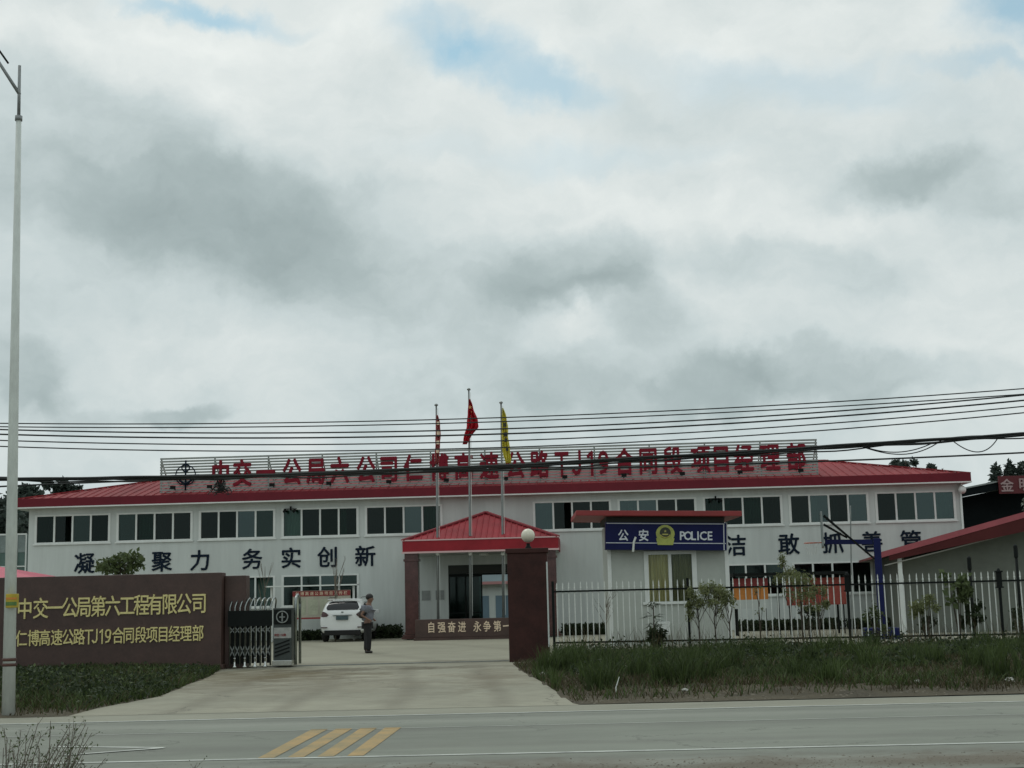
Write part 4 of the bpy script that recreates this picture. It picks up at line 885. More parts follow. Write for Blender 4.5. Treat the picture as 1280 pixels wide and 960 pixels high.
b = MB(); B_ = at(1065, 790, 47); T_ = at(1063, 632, 47); b.tube([(B_[0], 47, 0), (T_[0], 47, T_[2])], .022, 6); o = b.build('thin_pole', M_STEELM); tag(o, 'thin grey pole standing just left of the blue hoop post', 'pole')
for px, pyt, Y in ((1212, 709, 43), (1270, 694, 43)):
    T_ = at(px, pyt, Y); b = MB(); b.tube([(0, 0, 0), (0, 0, T_[2])], .045, 8); r = empty('garden_lamp', (T_[0], Y, 0), 0, 'short black garden lamp post behind the fence, ' + ('left one of two' if px < 1250 else 'nearest the right edge'), 'lamp post', 'garden lamp posts behind the fence')
    b.build('post', M_BLACK, r, True); MB().lathe([(.045, 0), (.065, .05), (.065, .38), (.04, .42), (0, .44)], 8, (0, 0, T_[2]-.1)).build('lantern', M_BLACK, r)

# ------------------------------------------------------------------ low building on the right
RF = Frame(at(1118, 790, 50.), .17)
rb_ = empty('low_building', RF.P0, -RF.phi, 'low grey building with pink red gable roof at the right', 'building')
def rl_(px, py, d=-1.1): return RF.loc(px, py, d)
e0 = rl_(1100, 690.5); e1 = rl_(1280, 640); slope_ = (e1[1]-e0[1])/(e1[0]-e0[0]); xr = e0[0]+9.5; zr = e0[1]+slope_*9.5; xe = xr+9.5
print('low bldg', e0, e1, slope_)
b = MB(); w0_ = e0[0]+.9
b.prism([(w0_, 0), (xe-.9, 0), (xe-.9, e0[1]+slope_*.9-.25), (xr, zr-.25), (w0_, e0[1]+slope_*.9-.25)], 0, 14); b.build('wall', mat('grey_render', (.165, .18, .155), .8, .5, .2, spec=.2), rb_)
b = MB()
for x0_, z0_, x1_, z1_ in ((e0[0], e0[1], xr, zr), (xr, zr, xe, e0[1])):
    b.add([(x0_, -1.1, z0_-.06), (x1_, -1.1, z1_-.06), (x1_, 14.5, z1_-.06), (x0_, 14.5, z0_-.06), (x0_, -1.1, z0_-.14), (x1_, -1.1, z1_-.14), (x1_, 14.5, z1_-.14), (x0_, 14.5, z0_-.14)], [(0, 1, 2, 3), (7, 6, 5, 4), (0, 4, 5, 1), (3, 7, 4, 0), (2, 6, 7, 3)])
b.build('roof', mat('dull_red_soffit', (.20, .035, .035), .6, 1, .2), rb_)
b = MB()
for x0_, z0_, x1_, z1_ in ((e0[0]-.02, e0[1], xr, zr), (xr, zr, xe, e0[1])):
    b.add([(x0_, -1.14, z0_), (x1_, -1.14, z1_), (x1_, -1.10, z1_), (x0_, -1.10, z0_), (x0_, -1.14, z0_-.20), (x1_, -1.14, z1_-.20), (x1_, -1.10, z1_-.20), (x0_, -1.10, z0_-.20)], [(0, 1, 2, 3), (7, 6, 5, 4), (0, 4, 5, 1), (3, 7, 4, 0), (2, 6, 7, 3), (1, 5, 6, 2)])
b.build('verge_board', mat('pink_red_trim', (.36, .08, .095), .6, 1, .2), rb_)
b = MB(); b.add([(e0[0]+.2, -1.0, e0[1]-.42), (e0[0]+7.5, -1.0, e0[1]+slope_*7.3-.62), (e0[0]+7.5, 0, e0[1]+slope_*7.3-.62), (e0[0]+.2, 0, e0[1]-.42), (e0[0]+.2, -1.0, e0[1]-.46), (e0[0]+7.5, -1.0, e0[1]+slope_*7.3-.66), (e0[0]+7.5, 0, e0[1]+slope_*7.3-.66), (e0[0]+.2, 0, e0[1]-.46)], [(0, 1, 2, 3), (7, 6, 5, 4), (0, 4, 5, 1), (3, 7, 4, 0), (2, 6, 7, 3), (1, 5, 6, 2)]); b.build('soffit', mat('grey_soffit', (.34, .34, .30), .7), rb_)
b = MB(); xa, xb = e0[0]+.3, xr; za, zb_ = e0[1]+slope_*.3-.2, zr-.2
b.add([(xa, -1.12, za), (xb, -1.12, zb_), (xb, -1.12, zb_-.75), (xa, -1.12, za-.17), (xa, -1.105, za), (xb, -1.105, zb_), (xb, -1.105, zb_-.75), (xa, -1.105, za-.17)], [(3, 2, 1, 0), (4, 5, 6, 7), (0, 1, 5, 4), (2, 3, 7, 6)]); b.build('soffit_shade_board', mat('shaded_soffit_red', (.085, .018, .018), .7, 1, .2, spec=.2), rb_)  # tapered board added for the shaded soffit, its shade put into the dark red
c_ = RF.loc(1127, 740, -.9)[0]; MB().box(c_-.07, c_+.07, -.95, -.81, 0, e0[1]-.05).build('porch_post', M_WHITE, rb_)

# dark block with red lettering far right
DF = Frame(at(1205, 760, 75.), -.05); db = empty('workshop', DF.P0, -DF.phi, 'large dark open shed with red lettered sign behind the office', 'building')
p = [DF.loc(1190, 612, 0), DF.loc(1280, 594, 0)]; sl2 = (p[1][1]-p[0][1])/(p[1][0]-p[0][0]); xR = p[0][0]+14
b = MB(); b.prism([(p[0][0]-1, p[0][1]-sl2-.1), (xR, p[0][1]+sl2*14-.1), (xR, p[0][1]+sl2*14-.5), (p[0][0]-1, p[0][1]-sl2-.5)], -1, 12); b.build('roof', M_SHADE, db)
b = MB(); b.prism([(p[0][0]-1, p[0][1]-sl2-.02), (xR, p[0][1]+sl2*14-.02), (xR, p[0][1]+sl2*14-.1), (p[0][0]-1, p[0][1]-sl2-.1)], -1.1, -.9); b.build('roof_edge', M_STEELM, db)
b = MB(); b.prism([(p[0][0]-1, 0), (xR, 0), (xR, p[0][1]+sl2*14-.52), (p[0][0]-1, p[0][1]-sl2-.52)], .4, .6); b.build('front_screen', M_SHADE, db)
b = MB(); b.box(p[0][0]-.8, xR, 6, 6.2, 0, p[0][1]-.6); b.box(p[0][0]-.8, p[0][0]-.6, 0, 6, 0, p[0][1]-.7); b.build('wall', M_SHADE, db)
q0 = DF.loc(1200, 620, -.5); q1 = DF.loc(1250, 611.5, -.5); b = MB(); b.bar((q0[0], -.5, q0[1]), (q1[0], -.5, q1[1]), .1); b.build('beam', M_STEELM, db)
sx, szz = DF.loc(1259, 607, -1.3); bd = MB().box(sx-.42, sx+1.9, -1.25, -1.15, szz-.42, szz+.52).build('sign_board', mat('dark_red_board', (.10, .008, .012), .6), db)
char('金', bd, (sx, -1.251, szz), .72, .72, mat('pink_white_letter', (.36, .25, .25), .5), .02, .05); char('明', bd, (sx+.98, -1.251, szz+.05), .72, .72, MATS['pink_white_letter'], .02, .05)

# ------------------------------------------------------------------ things at the far left
LF = Frame(at(0, 760, 66.), 0); gx = LF.loc(-60, 700, 0)[0]; gx1 = LF.loc(32, 700, 0)[0]; gz = LF.loc(15, 667, 0)[1]; gz0 = LF.loc(15, 709, 0)[1]
gh_ = empty('glazed_shed', LF.world(gx, 0), 0, 'pale glazed shed with thin frames left of the office building', 'shed')
MB().box(0, gx1-gx, .05, 6, 0, gz-.02).build('wall', M_TEAL, gh_)
b = MB()
for i in range(9): x = (gx1-gx)*i/8; b.box(x-.03, x+.03, -.01, .045, 0, gz)
b.box(0, gx1-gx, -.012, .046, gz-.08, gz); b.box(0, gx1-gx, -.012, .046, gz0, gz0+.06); b.build('frame', M_WHITE, gh_)
b = MB(); [b.box((gx1-gx)*i/8+.05, (gx1-gx)*(i+1)/8-.05, .02, .04, (gz0+gz)/2-.1, gz-.1) for i in range(8)]; b.build('pane', mat('dusty_pane', (.22, .27, .26), .4, 2, .3), gh_)
HF2 = Frame(at(0, 760, 48.), 0); hx = HF2.loc(48, 722, 0)[0]; z0_ = HF2.loc(20, 724, 0)[1]; z1_ = HF2.loc(15, 711, 0)[1]
hb = empty('gate_lodge', HF2.world(hx-7, 0), 0, 'low lodge with pink red roof behind the sign wall', 'building')
MB().box(0.4, 6.2, .4, 4, 0, z0_-.01).build('wall', M_WALL, hb)
b = MB(); b.add([(0, 0, z0_), (7, 0, z0_), (7, 4.4, z0_), (0, 4.4, z0_), (1.5, 1.6, z1_+.15), (5.0, 1.6, z1_+.15)], [(0, 1, 5, 4), (1, 2, 5), (2, 3, 4, 5), (3, 0, 4), (3, 2, 1, 0)]); b.build('roof', mat('pink_red_roof', (.52, .06, .11), .5, 1, .15), hb)

# ------------------------------------------------------------------ street lamp
LB = gnd(10.5, 895); T_ = at(24.5, 82, LB[1]); H = T_[2]; dxl = (T_[0]-LB[0])
sl_ = empty('street_lamp', (LB[0], LB[1], 0), 0, 'tall white street lamp pole at the left road edge', 'street lamp')
zk = at(25, 148, LB[1])[2]
MB().tube([(0, 0, -.05), (dxl*.5, 0, H*.5), (dxl*zk/H, 0, zk)], [.098, .070, .042], 16).build('pole', M_POLE, sl_, True)
MB().tube([(dxl*zk/H, 0, zk), (dxl, 0, H)], [.027, .024], 12).build('upper_pole', M_POLED, sl_, True)
MB().tube([(dxl*zk/H, 0, zk-.04), (dxl*zk/H, 0, zk+.04)], .058, 14).build('collar', M_POLED, sl_, True)
b = MB(); a0 = at(24.5, 118, LB[1])-np.array([LB[0], LB[1], 0]); a1 = at(0, 80, LB[1])-np.array([LB[0], LB[1], 0]); a2 = a0+(a1-a0)*3.2+np.array([0, 0, -.25]); b.tube([a0, a1, (a0+(a1-a0)*2.2), a2], [.028, .025, .024, .022], 8); b.build('arm', M_POLED, sl_, True)
b = MB(); b.tube([a0+(a1-a0)*.6+np.array([0, 0, .22]), a0+(a1-a0)*3.0+np.array([0, 0, .12])], .018, 6); b.build('stay', M_BLACK, sl_)
b = MB(); b.prism([(a2[0]-.75, a2[2]-.10), (a2[0]+.1, a2[2]-.08), (a2[0]+.1, a2[2]+.07), (a2[0]-.3, a2[2]+.12), (a2[0]-.75, a2[2]+.02)], -.14, .14); b.build('lamp_head', M_POLED, sl_, bevel=.02)
for z in (at(11, 824.5, LB[1])[2], at(11, 831, LB[1])[2]): MB().tube([(dxl*z/H, 0, z-.022), (dxl*z/H, 0, z+.022)], .103, 16).build('clamp_band', M_BRN, sl_, True)
yb = at(18.5, 751, LB[1])-np.array([LB[0], LB[1], 0]); hb_ = .105
bx_ = MB().box(yb[0]-.085, yb[0]+.09, -.16, -.07, yb[2]-hb_, yb[2]+hb_).build('meter_box', M_YEL, sl_, bevel=.01); MB().box(yb[0]-.08, yb[0]+.088, -.165, -.161, yb[2]-.07, yb[2]-.015).build('green_label', M_GRN, bx_)
MB().box(yb[0]-.08, yb[0]+.088, -.165, -.161, yb[2]+.02, yb[2]+.05).build('orange_label', M_ORANGE, bx_)

# ------------------------------------------------------------------ overhead lines
def wire(pts, Y, r, label=None, group=None, name='overhead_wire', wig=0, n=60, x0=-500, x1=1800):
    pts = np.array(pts, float); cf = np.polyfit(pts[:, 0], pts[:, 1], min(3, len(pts)-1)); xs_ = np.linspace(x0, x1, n); P = []
    ph = random.random()*6
    for x in xs_:
        y = np.polyval(cf, np.clip(x, -30, 1300)) ; xx = np.clip(x, -30, 1300); y += np.polyval(np.polyder(cf), xx)*(x-xx)
        y += wig*(math.sin(x*.021+ph)+.6*math.sin(x*.057+ph*2)); P.append(at(x, y, Y))
    o = MB().tube(P, r, 5).build(name, M_CABLE)
    if label: tag(o, label, 'cable', group)
    return o
ORD = ['topmost', 'second from top', 'third from top', 'fourth from top', 'fifth from top', 'lowest of the six']
W = [[(0, 529.2), (245, 529.5), (490, 526), (720, 518.8), (960, 507), (1280, 485.8)], [(0, 533.5), (245, 534), (490, 531), (720, 524), (960, 512.5), (1280, 492.8)], [(0, 537), (245, 541), (490, 539.6), (720, 532.9), (960, 519.8), (1280, 493.8)],
     [(0, 543), (245, 547), (490, 546), (720, 539.4), (960, 526), (1280, 500.5)], [(0, 550.5), (245, 555.5), (490, 554.4), (720, 547.9), (960, 534.5), (1280, 508)], [(0, 558), (245, 563.5), (490, 562.5), (720, 556.5), (960, 542.5), (1280, 516)]]
for i, (p_, o_) in enumerate(zip(W, ORD)): wire(p_, 27+.18*i, (.012, .012, .015, .017, .013, .013)[i], o_+' overhead wire of the row crossing the sky above the building', 'six parallel overhead wires')
BU = [(0, 598), (100, 600), (245, 595), (490, 588.5), (720, 578.5), (840, 572), (960, 563.7), (1060, 556), (1135, 553), (1280, 542.8)]
for i in range(6):
    off = (-1.3, .9, 0, 2.2, -.3, 3.4)[i]; p_ = [(x, y+off*(1 if x > 300 else .75)) for x, y in BU]
    wire(p_, 26+.04*i, (.022, .018, .026, .016, .014, .014)[i], ('heavy straight cable at the top of the thick black bundle', 'upper slim cable woven into the thick black bundle', 'thickest black cable in the core of the bundle', 'lower wavy cable wrapped under the bundle', 'thin wavy cable wound through the middle of the bundle', 'loose lowest cable drooping under the thick bundle')[i], 'twisted cable bundle', 'bundled_cable', wig=(.4, .8, .3, 1.1, 1.4, 1.5)[i], n=150)
wire([(300, 597), (490, 590.2), (630, 589), (740, 584.8), (845, 583), (960, 578.8), (1060, 575), (1135, 572.5), (1280, 566)], 26.4, .017, 'single sagging cable below the thick bundle at the right', None, 'overhead_wire', x0=-400)
SLK = ['deep slack cable loop above the right end of the red roof', 'deep slack cable loop farthest right, above the gap beside the roof', 'shallow slack loop just under the bundle at the right', 'shallow slack loop before the right half of the roof sign', 'short slack loop by the right end of the roof sign']
for P3 in ([(1070, 556), (1095, 562), (1125, 571), (1150, 562), (1178, 550)], [(1190, 550), (1205, 560), (1222, 566.5), (1236, 560), (1246, 549)], [(1080, 558), (1110, 565), (1140, 563), (1165, 554)], [(700, 579), (760, 574), (820, 570), (880, 571)], [(980, 563), (1010, 559), (1050, 557)]):
    b = MB(); P3 = np.array(P3, float); t = np.linspace(0, 1, len(P3)); tt = np.linspace(0, 1, 18); cf1 = np.polyfit(t, P3[:, 0], 2); cf2 = np.polyfit(t, P3[:, 1], min(3, len(P3)-1)); b.tube([at(np.polyval(cf1, u), np.polyval(cf2, u), 26.1) for u in tt], .010, 4)
    o = b.build('slack_cable', M_CABLE); tag(o, SLK[0], 'cable', 'slack loops under the bundle'); SLK = SLK[1:]
b = MB()
for k in range(16):
    a_ = random.uniform(0, 2*PI); c0_ = at(276+random.uniform(-4, 4), 600, 26.2); P3 = [c0_+np.array([.22*math.cos(a_+u*5)*u*random.uniform(.5, 1), .05*math.sin(u*9), -.02-.22*u+.05*math.sin(u*7+k)]) for u in np.linspace(0, 1, 9)]; b.tube(P3, .009, 4)
o = b.build('cable_tangle', M_CABLE); tag(o, 'dark tangle of loose cable hanging from the bundle before the first red characters', 'cable')

# ------------------------------------------------------------------ white car, seen from behind
CB = gnd(428, 802.5); car = empty('parked_car', (CB[0], CB[1], 0), -.03, 'white sport utility car parked facing the building', 'car')
# stations along y; each: (y, halfwidth at sill, at belt, at roof, z sill, z belt, z roof)
ST = [(0.0, .74, .82, .60, .42, .98, 1.12), (.05, .84, .88, .64, .34, 1.02, 1.24), (.22, .88, .905, .66, .30, 1.06, 1.50), (.50, .90, .92, .67, .27, 1.08, 1.635), (1.1, .91, .925, .69, .25, 1.06, 1.69), (2.0, .91, .925, .69, .25, 1.03, 1.70), (2.7, .91, .92, .66, .25, 1.01, 1.64),
      (3.15, .91, .915, .62, .25, 1.00, 1.38), (3.5, .90, .90, .66, .25, .99, 1.08), (4.0, .88, .86, .62, .27, .93, .99), (4.4, .80, .78, .55, .30, .80, .84), (4.6, .62, .60, .42, .40, .66, .70)]
b = MB(); rows = []
for y, ws, wb, wr, zs_, zb, zr_ in ST:
    row = [(-ws*.9, zs_), (-ws, zs_+.12), (-wb-.015, (zs_+zb)/2+.08), (-wb, zb), (-(wb*.35+wr*.65), zb+(zr_-zb)*.72), (-wr, zr_-.03), (-wr*.5, zr_), (0, zr_+.01)]
    row = row+[(-x, z) for x, z in row[-2::-1]]; rows.append([(x, y, z) for x, z in row])
nr = len(rows[0])
for r_ in rows: b.v += r_
for j in range(len(rows)-1):
    for i in range(nr-1): b.f.append((j*nr+i, (j+1)*nr+i, (j+1)*nr+i+1, j*nr+i+1))
    b.f.append((j*nr+nr-1, (j+1)*nr+nr-1, (j+1)*nr, j*nr))
b.f.append(tuple(range(nr))); b.f.append(tuple(range(len(rows)*nr-1, (len(rows)-1)*nr-1, -1)))
bo = b.build('body', M_PAINT, car, True); ss = bo.modifiers.new('sub', 'SUBSURF'); ss.levels = 2; ss.render_levels = 2
# rear window, lamps, side windows: sheets laid onto the curved body
from mathutils.bvhtree import BVHTree
bpy.context.view_layer.update()
_dg = bpy.context.evaluated_depsgraph_get(); _me = bo.evaluated_get(_dg).to_mesh(); _bv = BVHTree.FromPolygons([v.co.copy() for v in _me.vertices], [tuple(p.vertices) for p in _me.polygons])
def conform(name, rows, axis, m, parent, off=.012, n=16):
    """rows: (z, a, b): a sheet from a to b at height z, thrown onto the body along axis ('y' from behind, or +1/-1 for a side)"""
    b = MB(); zs_ = np.linspace(rows[0][0], rows[-1][0], 9)
    for z in zs_:
        a = np.interp(z, [r[0] for r in rows], [r[1] for r in rows]); c = np.interp(z, [r[0] for r in rows], [r[2] for r in rows])
        for i in range(n+1):
            t = a+(c-a)*i/n
            if axis == 'y': o_, d = Vector((t, -3, z)), Vector((0, 1, 0))
            else: o_, d = Vector((axis*3, t, z)), Vector((-axis, 0, 0))
            hit = _bv.ray_cast(o_, d)[0] or (o_+d*3); q = hit-d*off; b.v.append(tuple(q))
    for j in range(8):
        for i in range(n): b.f.append((j*(n+1)+i, j*(n+1)+i+1, (j+1)*(n+1)+i+1, (j+1)*(n+1)+i))
    return b.build(name, m, parent, True)
conform('rear_window', [(1.25, -.60, .60), (1.34, -.66, .66), (1.52, -.57, .57), (1.585, -.50, .50)], 'y', M_TINT, bo)
for s_ in (-1, 1):
    conform('tail_light', [(.99, s_*.62, s_*.84), (1.06, s_*.54, s_*.85), (1.15, s_*.64, s_*.86), (1.19, s_*.74, s_*.83)], 'y', M_TAIL, car, .02, 8)
    MB().box(s_*.72-.12, s_*.72+.12, -.045, .05, .555, .59).build('reflector', M_TAIL, car)
pl = MB().box(-.24, .24, -.06, -.03, .86, 1.02).build('number_plate', M_PLATE, car); MB().box(-.38, .38, -.045, .0, 1.03, 1.06).build('plate_trim', M_STEELM, car)
MB().box(-.72, .72, -.03, .3, .26, .46).build('lower_bumper', M_RUBBER, car, bevel=.03); MB().box(-.04, .04, .0, .06, 1.13, 1.19).build('badge', M_STEELM, bo)
b = MB(); b.prism([(-.66, 0), (.66, 0), (.62, .03), (-.62, .03)], .36, .52); b.build('spoiler', M_PAINT, bo, loc=(0, 0, 1.655), bevel=.01)
for s_ in (-1, 1):
    conform('side_window', [(1.12, .55, 3.1), (1.30, .60, 2.95), (1.50, .85, 2.6), (1.56, 1.1, 2.35)], s_, M_TINT, bo, .01, 18)
    MB().tube([(s_*.66, .7, 1.70), (s_*.66, .9, 1.745), (s_*.66, 2.3, 1.75), (s_*.66, 2.5, 1.71)], .02, 6).build('roof_rail', M_STEELM, bo, True)
    MB().box(s_*1.0-.10, s_*1.0+.10, 2.75, 2.87, 1.06, 1.22).build('wing_mirror', M_PAINT, car, bevel=.03)
    for y in (.85, 3.65):
        b = MB(); prof = [(.20, -.10), (.30, -.11), (.345, -.08), (.35, 0), (.345, .08), (.30, .11), (.20, .10)]; b.lathe(prof, 24)
        wo = b.build('wheel', M_RUBBER, car, True, loc=(s_*.80, y, .35), rot=(0, PI/2, 0)); MB().lathe([(.0, .09), (.05, .10), (.2, .07), (.22, .105), (.235, .10)], 20).build('rim', M_STEELM, wo, True)
    for y in (.85, 3.65): MB().tube([(s_*.80, y+.44*math.cos(t), .38+.42*math.sin(t)) for t in np.linspace(-.1, PI+.1, 12)], .05, 6).build('wheel_arch', M_RUBBER, car)

# ------------------------------------------------------------------ person
PB = gnd(459.5, 816.5); pe = empty('person', (PB[0], PB[1], 0), 0, 'person in grey shirt and black trousers standing in the yard beside the white car', 'person')
def skin(name, verts, edges, radii, m, parent, sub=2, root=0):
    me = bpy.data.meshes.new(name); me.from_pydata(verts, edges, []); me.materials.append(m); o = bpy.data.objects.new(name, me); COL.objects.link(o); o.parent = parent
    md = o.modifiers.new('skin', 'SKIN'); md.use_smooth_shade = True
    lay = me.skin_vertices[0] if me.skin_vertices else None
    if lay is None: raise RuntimeError('no skin layer')
    for i, r_ in enumerate(radii):
        lay.data[i].radius = (r_, r_) if not isinstance(r_, tuple) else r_
        lay.data[i].use_root = (i == root)
    s_ = o.modifiers.new('sub', 'SUBSURF'); s_.levels = sub; s_.render_levels = sub; return o
# faces +x (to the right); z up. y- is towards the camera
V = [(0, 0, .96), (0, 0, 1.12), (.01, 0, 1.32), (.03, 0, 1.44), (.055, 0, 1.51), (.08, 0, 1.57), (.095, 0, 1.65), (.09, 0, 1.71),
     (0, -.10, .90), (.03, -.10, .50), (-.01, -.10, .09), (.13, -.10, .035), (-.01, .10, .90), (.0, .10, .50), (-.06, .10, .09), (.08, .10, .035),
     (.0, -.19, 1.40), (-.16, -.26, 1.16), (.06, -.27, 1.02), (.10, -.26, 1.0), (.0, .19, 1.40), (.03, .26, 1.14), (.20, .2, .99), (.25, .19, .97),
     (.17, -.26, .975), (.168, -.245, .96), (.16, -.275, .955), (.15, -.235, .955), (.13, -.29, .985), (.14, -.225, .99)]
Ed = [(0, 1), (1, 2), (2, 3), (3, 4), (4, 5), (5, 6), (6, 7), (0, 8), (8, 9), (9, 10), (10, 11), (0, 12), (12, 13), (13, 14), (14, 15), (3, 16), (16, 17), (17, 18), (18, 19), (3, 20), (20, 21), (21, 22), (22, 23),
      (19, 24), (19, 25), (19, 26), (19, 27), (19, 28), (19, 29)]
Ra = [(.15, .13), (.14, .12), (.17, .13), (.13, .10), .065, .085, (.125, .105), (.10, .09), .085, .058, .04, .03, .085, .058, .04, .03, .055, .04, .028, .032, .055, .04, .028, .035, .009, .009, .009, .009, .010, .010]
skin('body', V, Ed, Ra, M_SKIN, pe)
sh_ = skin('shirt', [(0, 0, .93), (0, 0, 1.12), (.01, 0, 1.32), (.03, 0, 1.45), (.0, -.20, 1.41), (-.10, -.24, 1.25), (.0, .20, 1.41), (.02, .25, 1.25)], [(0, 1), (1, 2), (2, 3), (3, 4), (4, 5), (3, 6), (6, 7)], [(.20, .17), (.205, .17), (.24, .19), (.15, .125), .115, .09, .115, .09], M_SHIRT, pe)
skin('trousers', [(0, 0, .98), (0.01, -.09, .86), (.05, -.09, .50), (.03, -.09, .055), (-.01, .09, .86), (-.02, .09, .50), (-.05, .09, .055)], [(0, 1), (1, 2), (2, 3), (0, 4), (4, 5), (5, 6)], [(.18, .17), .135, .10, .085, .135, .10, .085], M_TROU, pe)
skin('shoe', [(-.05, -.10, .05), (.05, -.10, .045), (.17, -.10, .035)], [(0, 1), (1, 2)], [.05, .05, .04], M_SHOE, pe); skin('shoe', [(-.10, .10, .05), (0, .10, .045), (.12, .10, .035)], [(0, 1), (1, 2)], [.05, .05, .04], M_SHOE, pe)
MB().sphere((.07, 0, 1.700), .118, 16, 10, .92).build('hair', M_HAIR, pe, True)
MB().sphere((.185, 0, 1.635), .016, 8, 6, 1.4).build('nose', M_SKIN, pe, True)
b = MB(); b.sphere((.165, -.033, 1.662), .009, 6, 5); b.sphere((.165, .033, 1.662), .009, 6, 5); b.build('eye', M_HAIR, pe)
MB().box(.165, .176, -.022, .022, 1.592, 1.600).build('mouth', mat('lip', (.22, .08, .07), .5), pe); MB().sphere((.085, -.083, 1.65), .022, 8, 6, 1.5).build('ear', M_SKIN, pe, True)
b = MB(); b.tube([(-.08, -.12, 1.50), (.06, -.17, 1.38), (-.02, -.20, 1.22), (-.12, -.19, 1.08)], [.028, .03, .03, .028], 8); b.build('bag_strap', M_RUBBER, pe, True)
skin('bag', [(-.17, -.10, 1.30), (-.19, -.08, 1.16), (-.18, -.06, 1.05)], [(0, 1), (1, 2)], [(.07, .09), (.09, .11), (.07, .09)], mat('dark_bag', (.05, .035, .03), .7), pe)

# ------------------------------------------------------------------ trees and shrubs
for k, (px, py, Y, r_, lb) in enumerate(((-10, 640, 72, 1.9, 'big dark tree at the left edge behind the lamp pole'), (31, 630, 84, 1.35, 'loose grey green tree just right of the lamp pole'), (12, 668, 78, 2.0, 'dark bushy tree behind the pale glazed shed'))):
    P = at(px, py, Y); tree('broadleaf_tree', (P[0], Y, 0), P[2]+r_, r_, P[2], 30, 90, .34, M_FOLFAR, lb, group='trees behind the left end of the office', trunk_r=.22, flat=1.0)
for k, (px, py, r_, lb) in enumerate(((73, 605, .95, 'round treetop peeping over the left end of the roof'), (87, 611, .7, 'small low treetop just right of the round treetop over the roof'), (1118, 583, .6, 'tiny treetop over the ridge, leftmost of the right hand three'), (1132, 578.5, .75, 'dark treetop over the ridge beside the tiny one'), (1166, 584, .65, 'small treetop over the right end of the roof hip'))):
    P = at(px, py, 88); tree('distant_tree', (P[0], 88, 0), P[2]+r_, r_, P[2]-.2, 9, 110, .26, M_FOLFAR, lb, group='treetops showing over the office roof', trunk_r=.12, flat=.8, limbs=3)
for k, (px, pt_, wd, lb) in enumerate(((1244.5, 581, 1.0, 'small pointed conifer above the workshop roof'), (1261, 577, 1.5, 'middle pointed conifer above the workshop roof'), (1277, 577, 1.7, 'conifer at the right edge above the workshop roof'), (1296, 574, 1.8, 'conifer just outside the right edge'))):
    Y = 105; P = at(px, pt_, Y); r = empty('conifer', (P[0], Y, 0), 0, lb, 'tree', 'conifers above the workshop'); MB().tube([(0, 0, 0), (0, 0, P[2]-.3)], [.2, .04], 6).build('trunk', M_BARK, r)
    n = 3200; t = rng.random(n)**.7; zc_ = P[2]-t*5.5; a = rng.uniform(0, 2*PI, n); rr = (.15+t*wd*1.5*(.8+.2*np.sin(t*26)))*np.sqrt(rng.random(n)); leaf_mesh(np.stack([rr*np.cos(a), rr*np.sin(a), zc_], 1), .35, m=M_FOLFAR, parent=r)
P = at(1277, 634, 70); tree('pale_shrub', (P[0]+.3, 70, 0), P[2], 1.1, P[2], 14, 120, .2, mat('grey_green_leaf', (.20, .23, .19), .7, 3, .4), 'pale grey green treetop before the dark workshop', cat='tree', trunk_r=.08)
P = at(150, 702, 50); tree('flat_tree', (P[0], 50, 0), P[2]+.5, .95, P[2]-.1, 22, 34, .20, M_FOLM, 'small flat crowned tree rising behind the sign wall', trunk_r=.05, flat=.38, limbs=10)
P = at(331, 715, 56); bare('bare_sapling', (P[0], 56, 0), at(331, 706, 56)[2], 'bare sapling in front of the ground floor windows, left of the notice board', .35, 8, .03)
P = at(419, 715, 56.5); bare('bare_sapling', (P[0], 56.5, 0), at(419, 699, 56.5)[2], 'bare forked sapling rising behind the notice board', .5, 10, .035)
PL = [(756, 741, 43.2, .50, 0, 'bare many twigged sapling before the police booth wall', 10), (893, 735, 40.6, .42, 26, 'leafy sapling against the booth corner, left of its twin', 12), (872, 742, 40.9, .36, 26, 'leafy sapling left of the dark fence post by the booth', 10), (910, 745, 40.4, .26, 8, 'thin sparse sapling right of the police booth', 8),
      (948, 735, 40.5, .16, 3, 'very thin leaning stem before the orange board', 5), (1000, 724, 40.9, .45, 22, 'broad leafy sapling before the red display board', 13), (1023, 738, 40.1, .30, 18, 'small sapling before the right half of the red board', 9), (985, 700, 47, .42, 28, 'tall slim sapling reaching the wall lettering', 10)]
for px, pt_, Y, sp, lv, lb, nn in PL:
    P = at(px, pt_, Y); bare('sapling' if lv else 'bare_sapling', (P[0], Y, 0), P[2], lb, sp, nn, .025, leaves=int(lv*1.9) if lv else 0, m=M_FOLY, ls=.065, mt_=M_BARKP if lv == 0 else M_BARK)
def bush(px, pyc, Y, rx_, rz_, n, ls, m, lb, nm='shrub', aspect=2.2):
    P = at(px, pyc, Y); r = empty(nm, (P[0], Y, 0), 0, lb, 'shrub'); b = MB()
    for k in range(6): a = random.uniform(0, 2*PI); b.tube([(0, 0, 0), (.3*rx_*math.cos(a), .3*rx_*math.sin(a), P[2]*.6), (.7*rx_*math.cos(a), .7*rx_*math.sin(a), P[2]+rz_*.5)], [.018, .013, .005], 4)
    b.build('stem', M_BARK, r); cl = [((random.uniform(-rx_, rx_)*.75, random.uniform(-rx_, rx_)*.75, P[2]+random.uniform(-rz_, rz_)*.75), (rx_*.35, rx_*.35, rz_*.32)) for k in range(12)]
    leaf_mesh(clump_pts(cl, n//12), ls, m=m, parent=r, name='foliage', aspect=aspect); return r
P = at(816, 757, 40.4); r = empty('spiky_plant', (P[0], 40.4, 0), 0, 'dark spiky plant with whorls of long leaves before the booth wall', 'plant'); MB().tube([(0, 0, 0), (.02, 0, P[2])], [.03, .015], 6).build('stem', M_BARK, r)
b = MB()
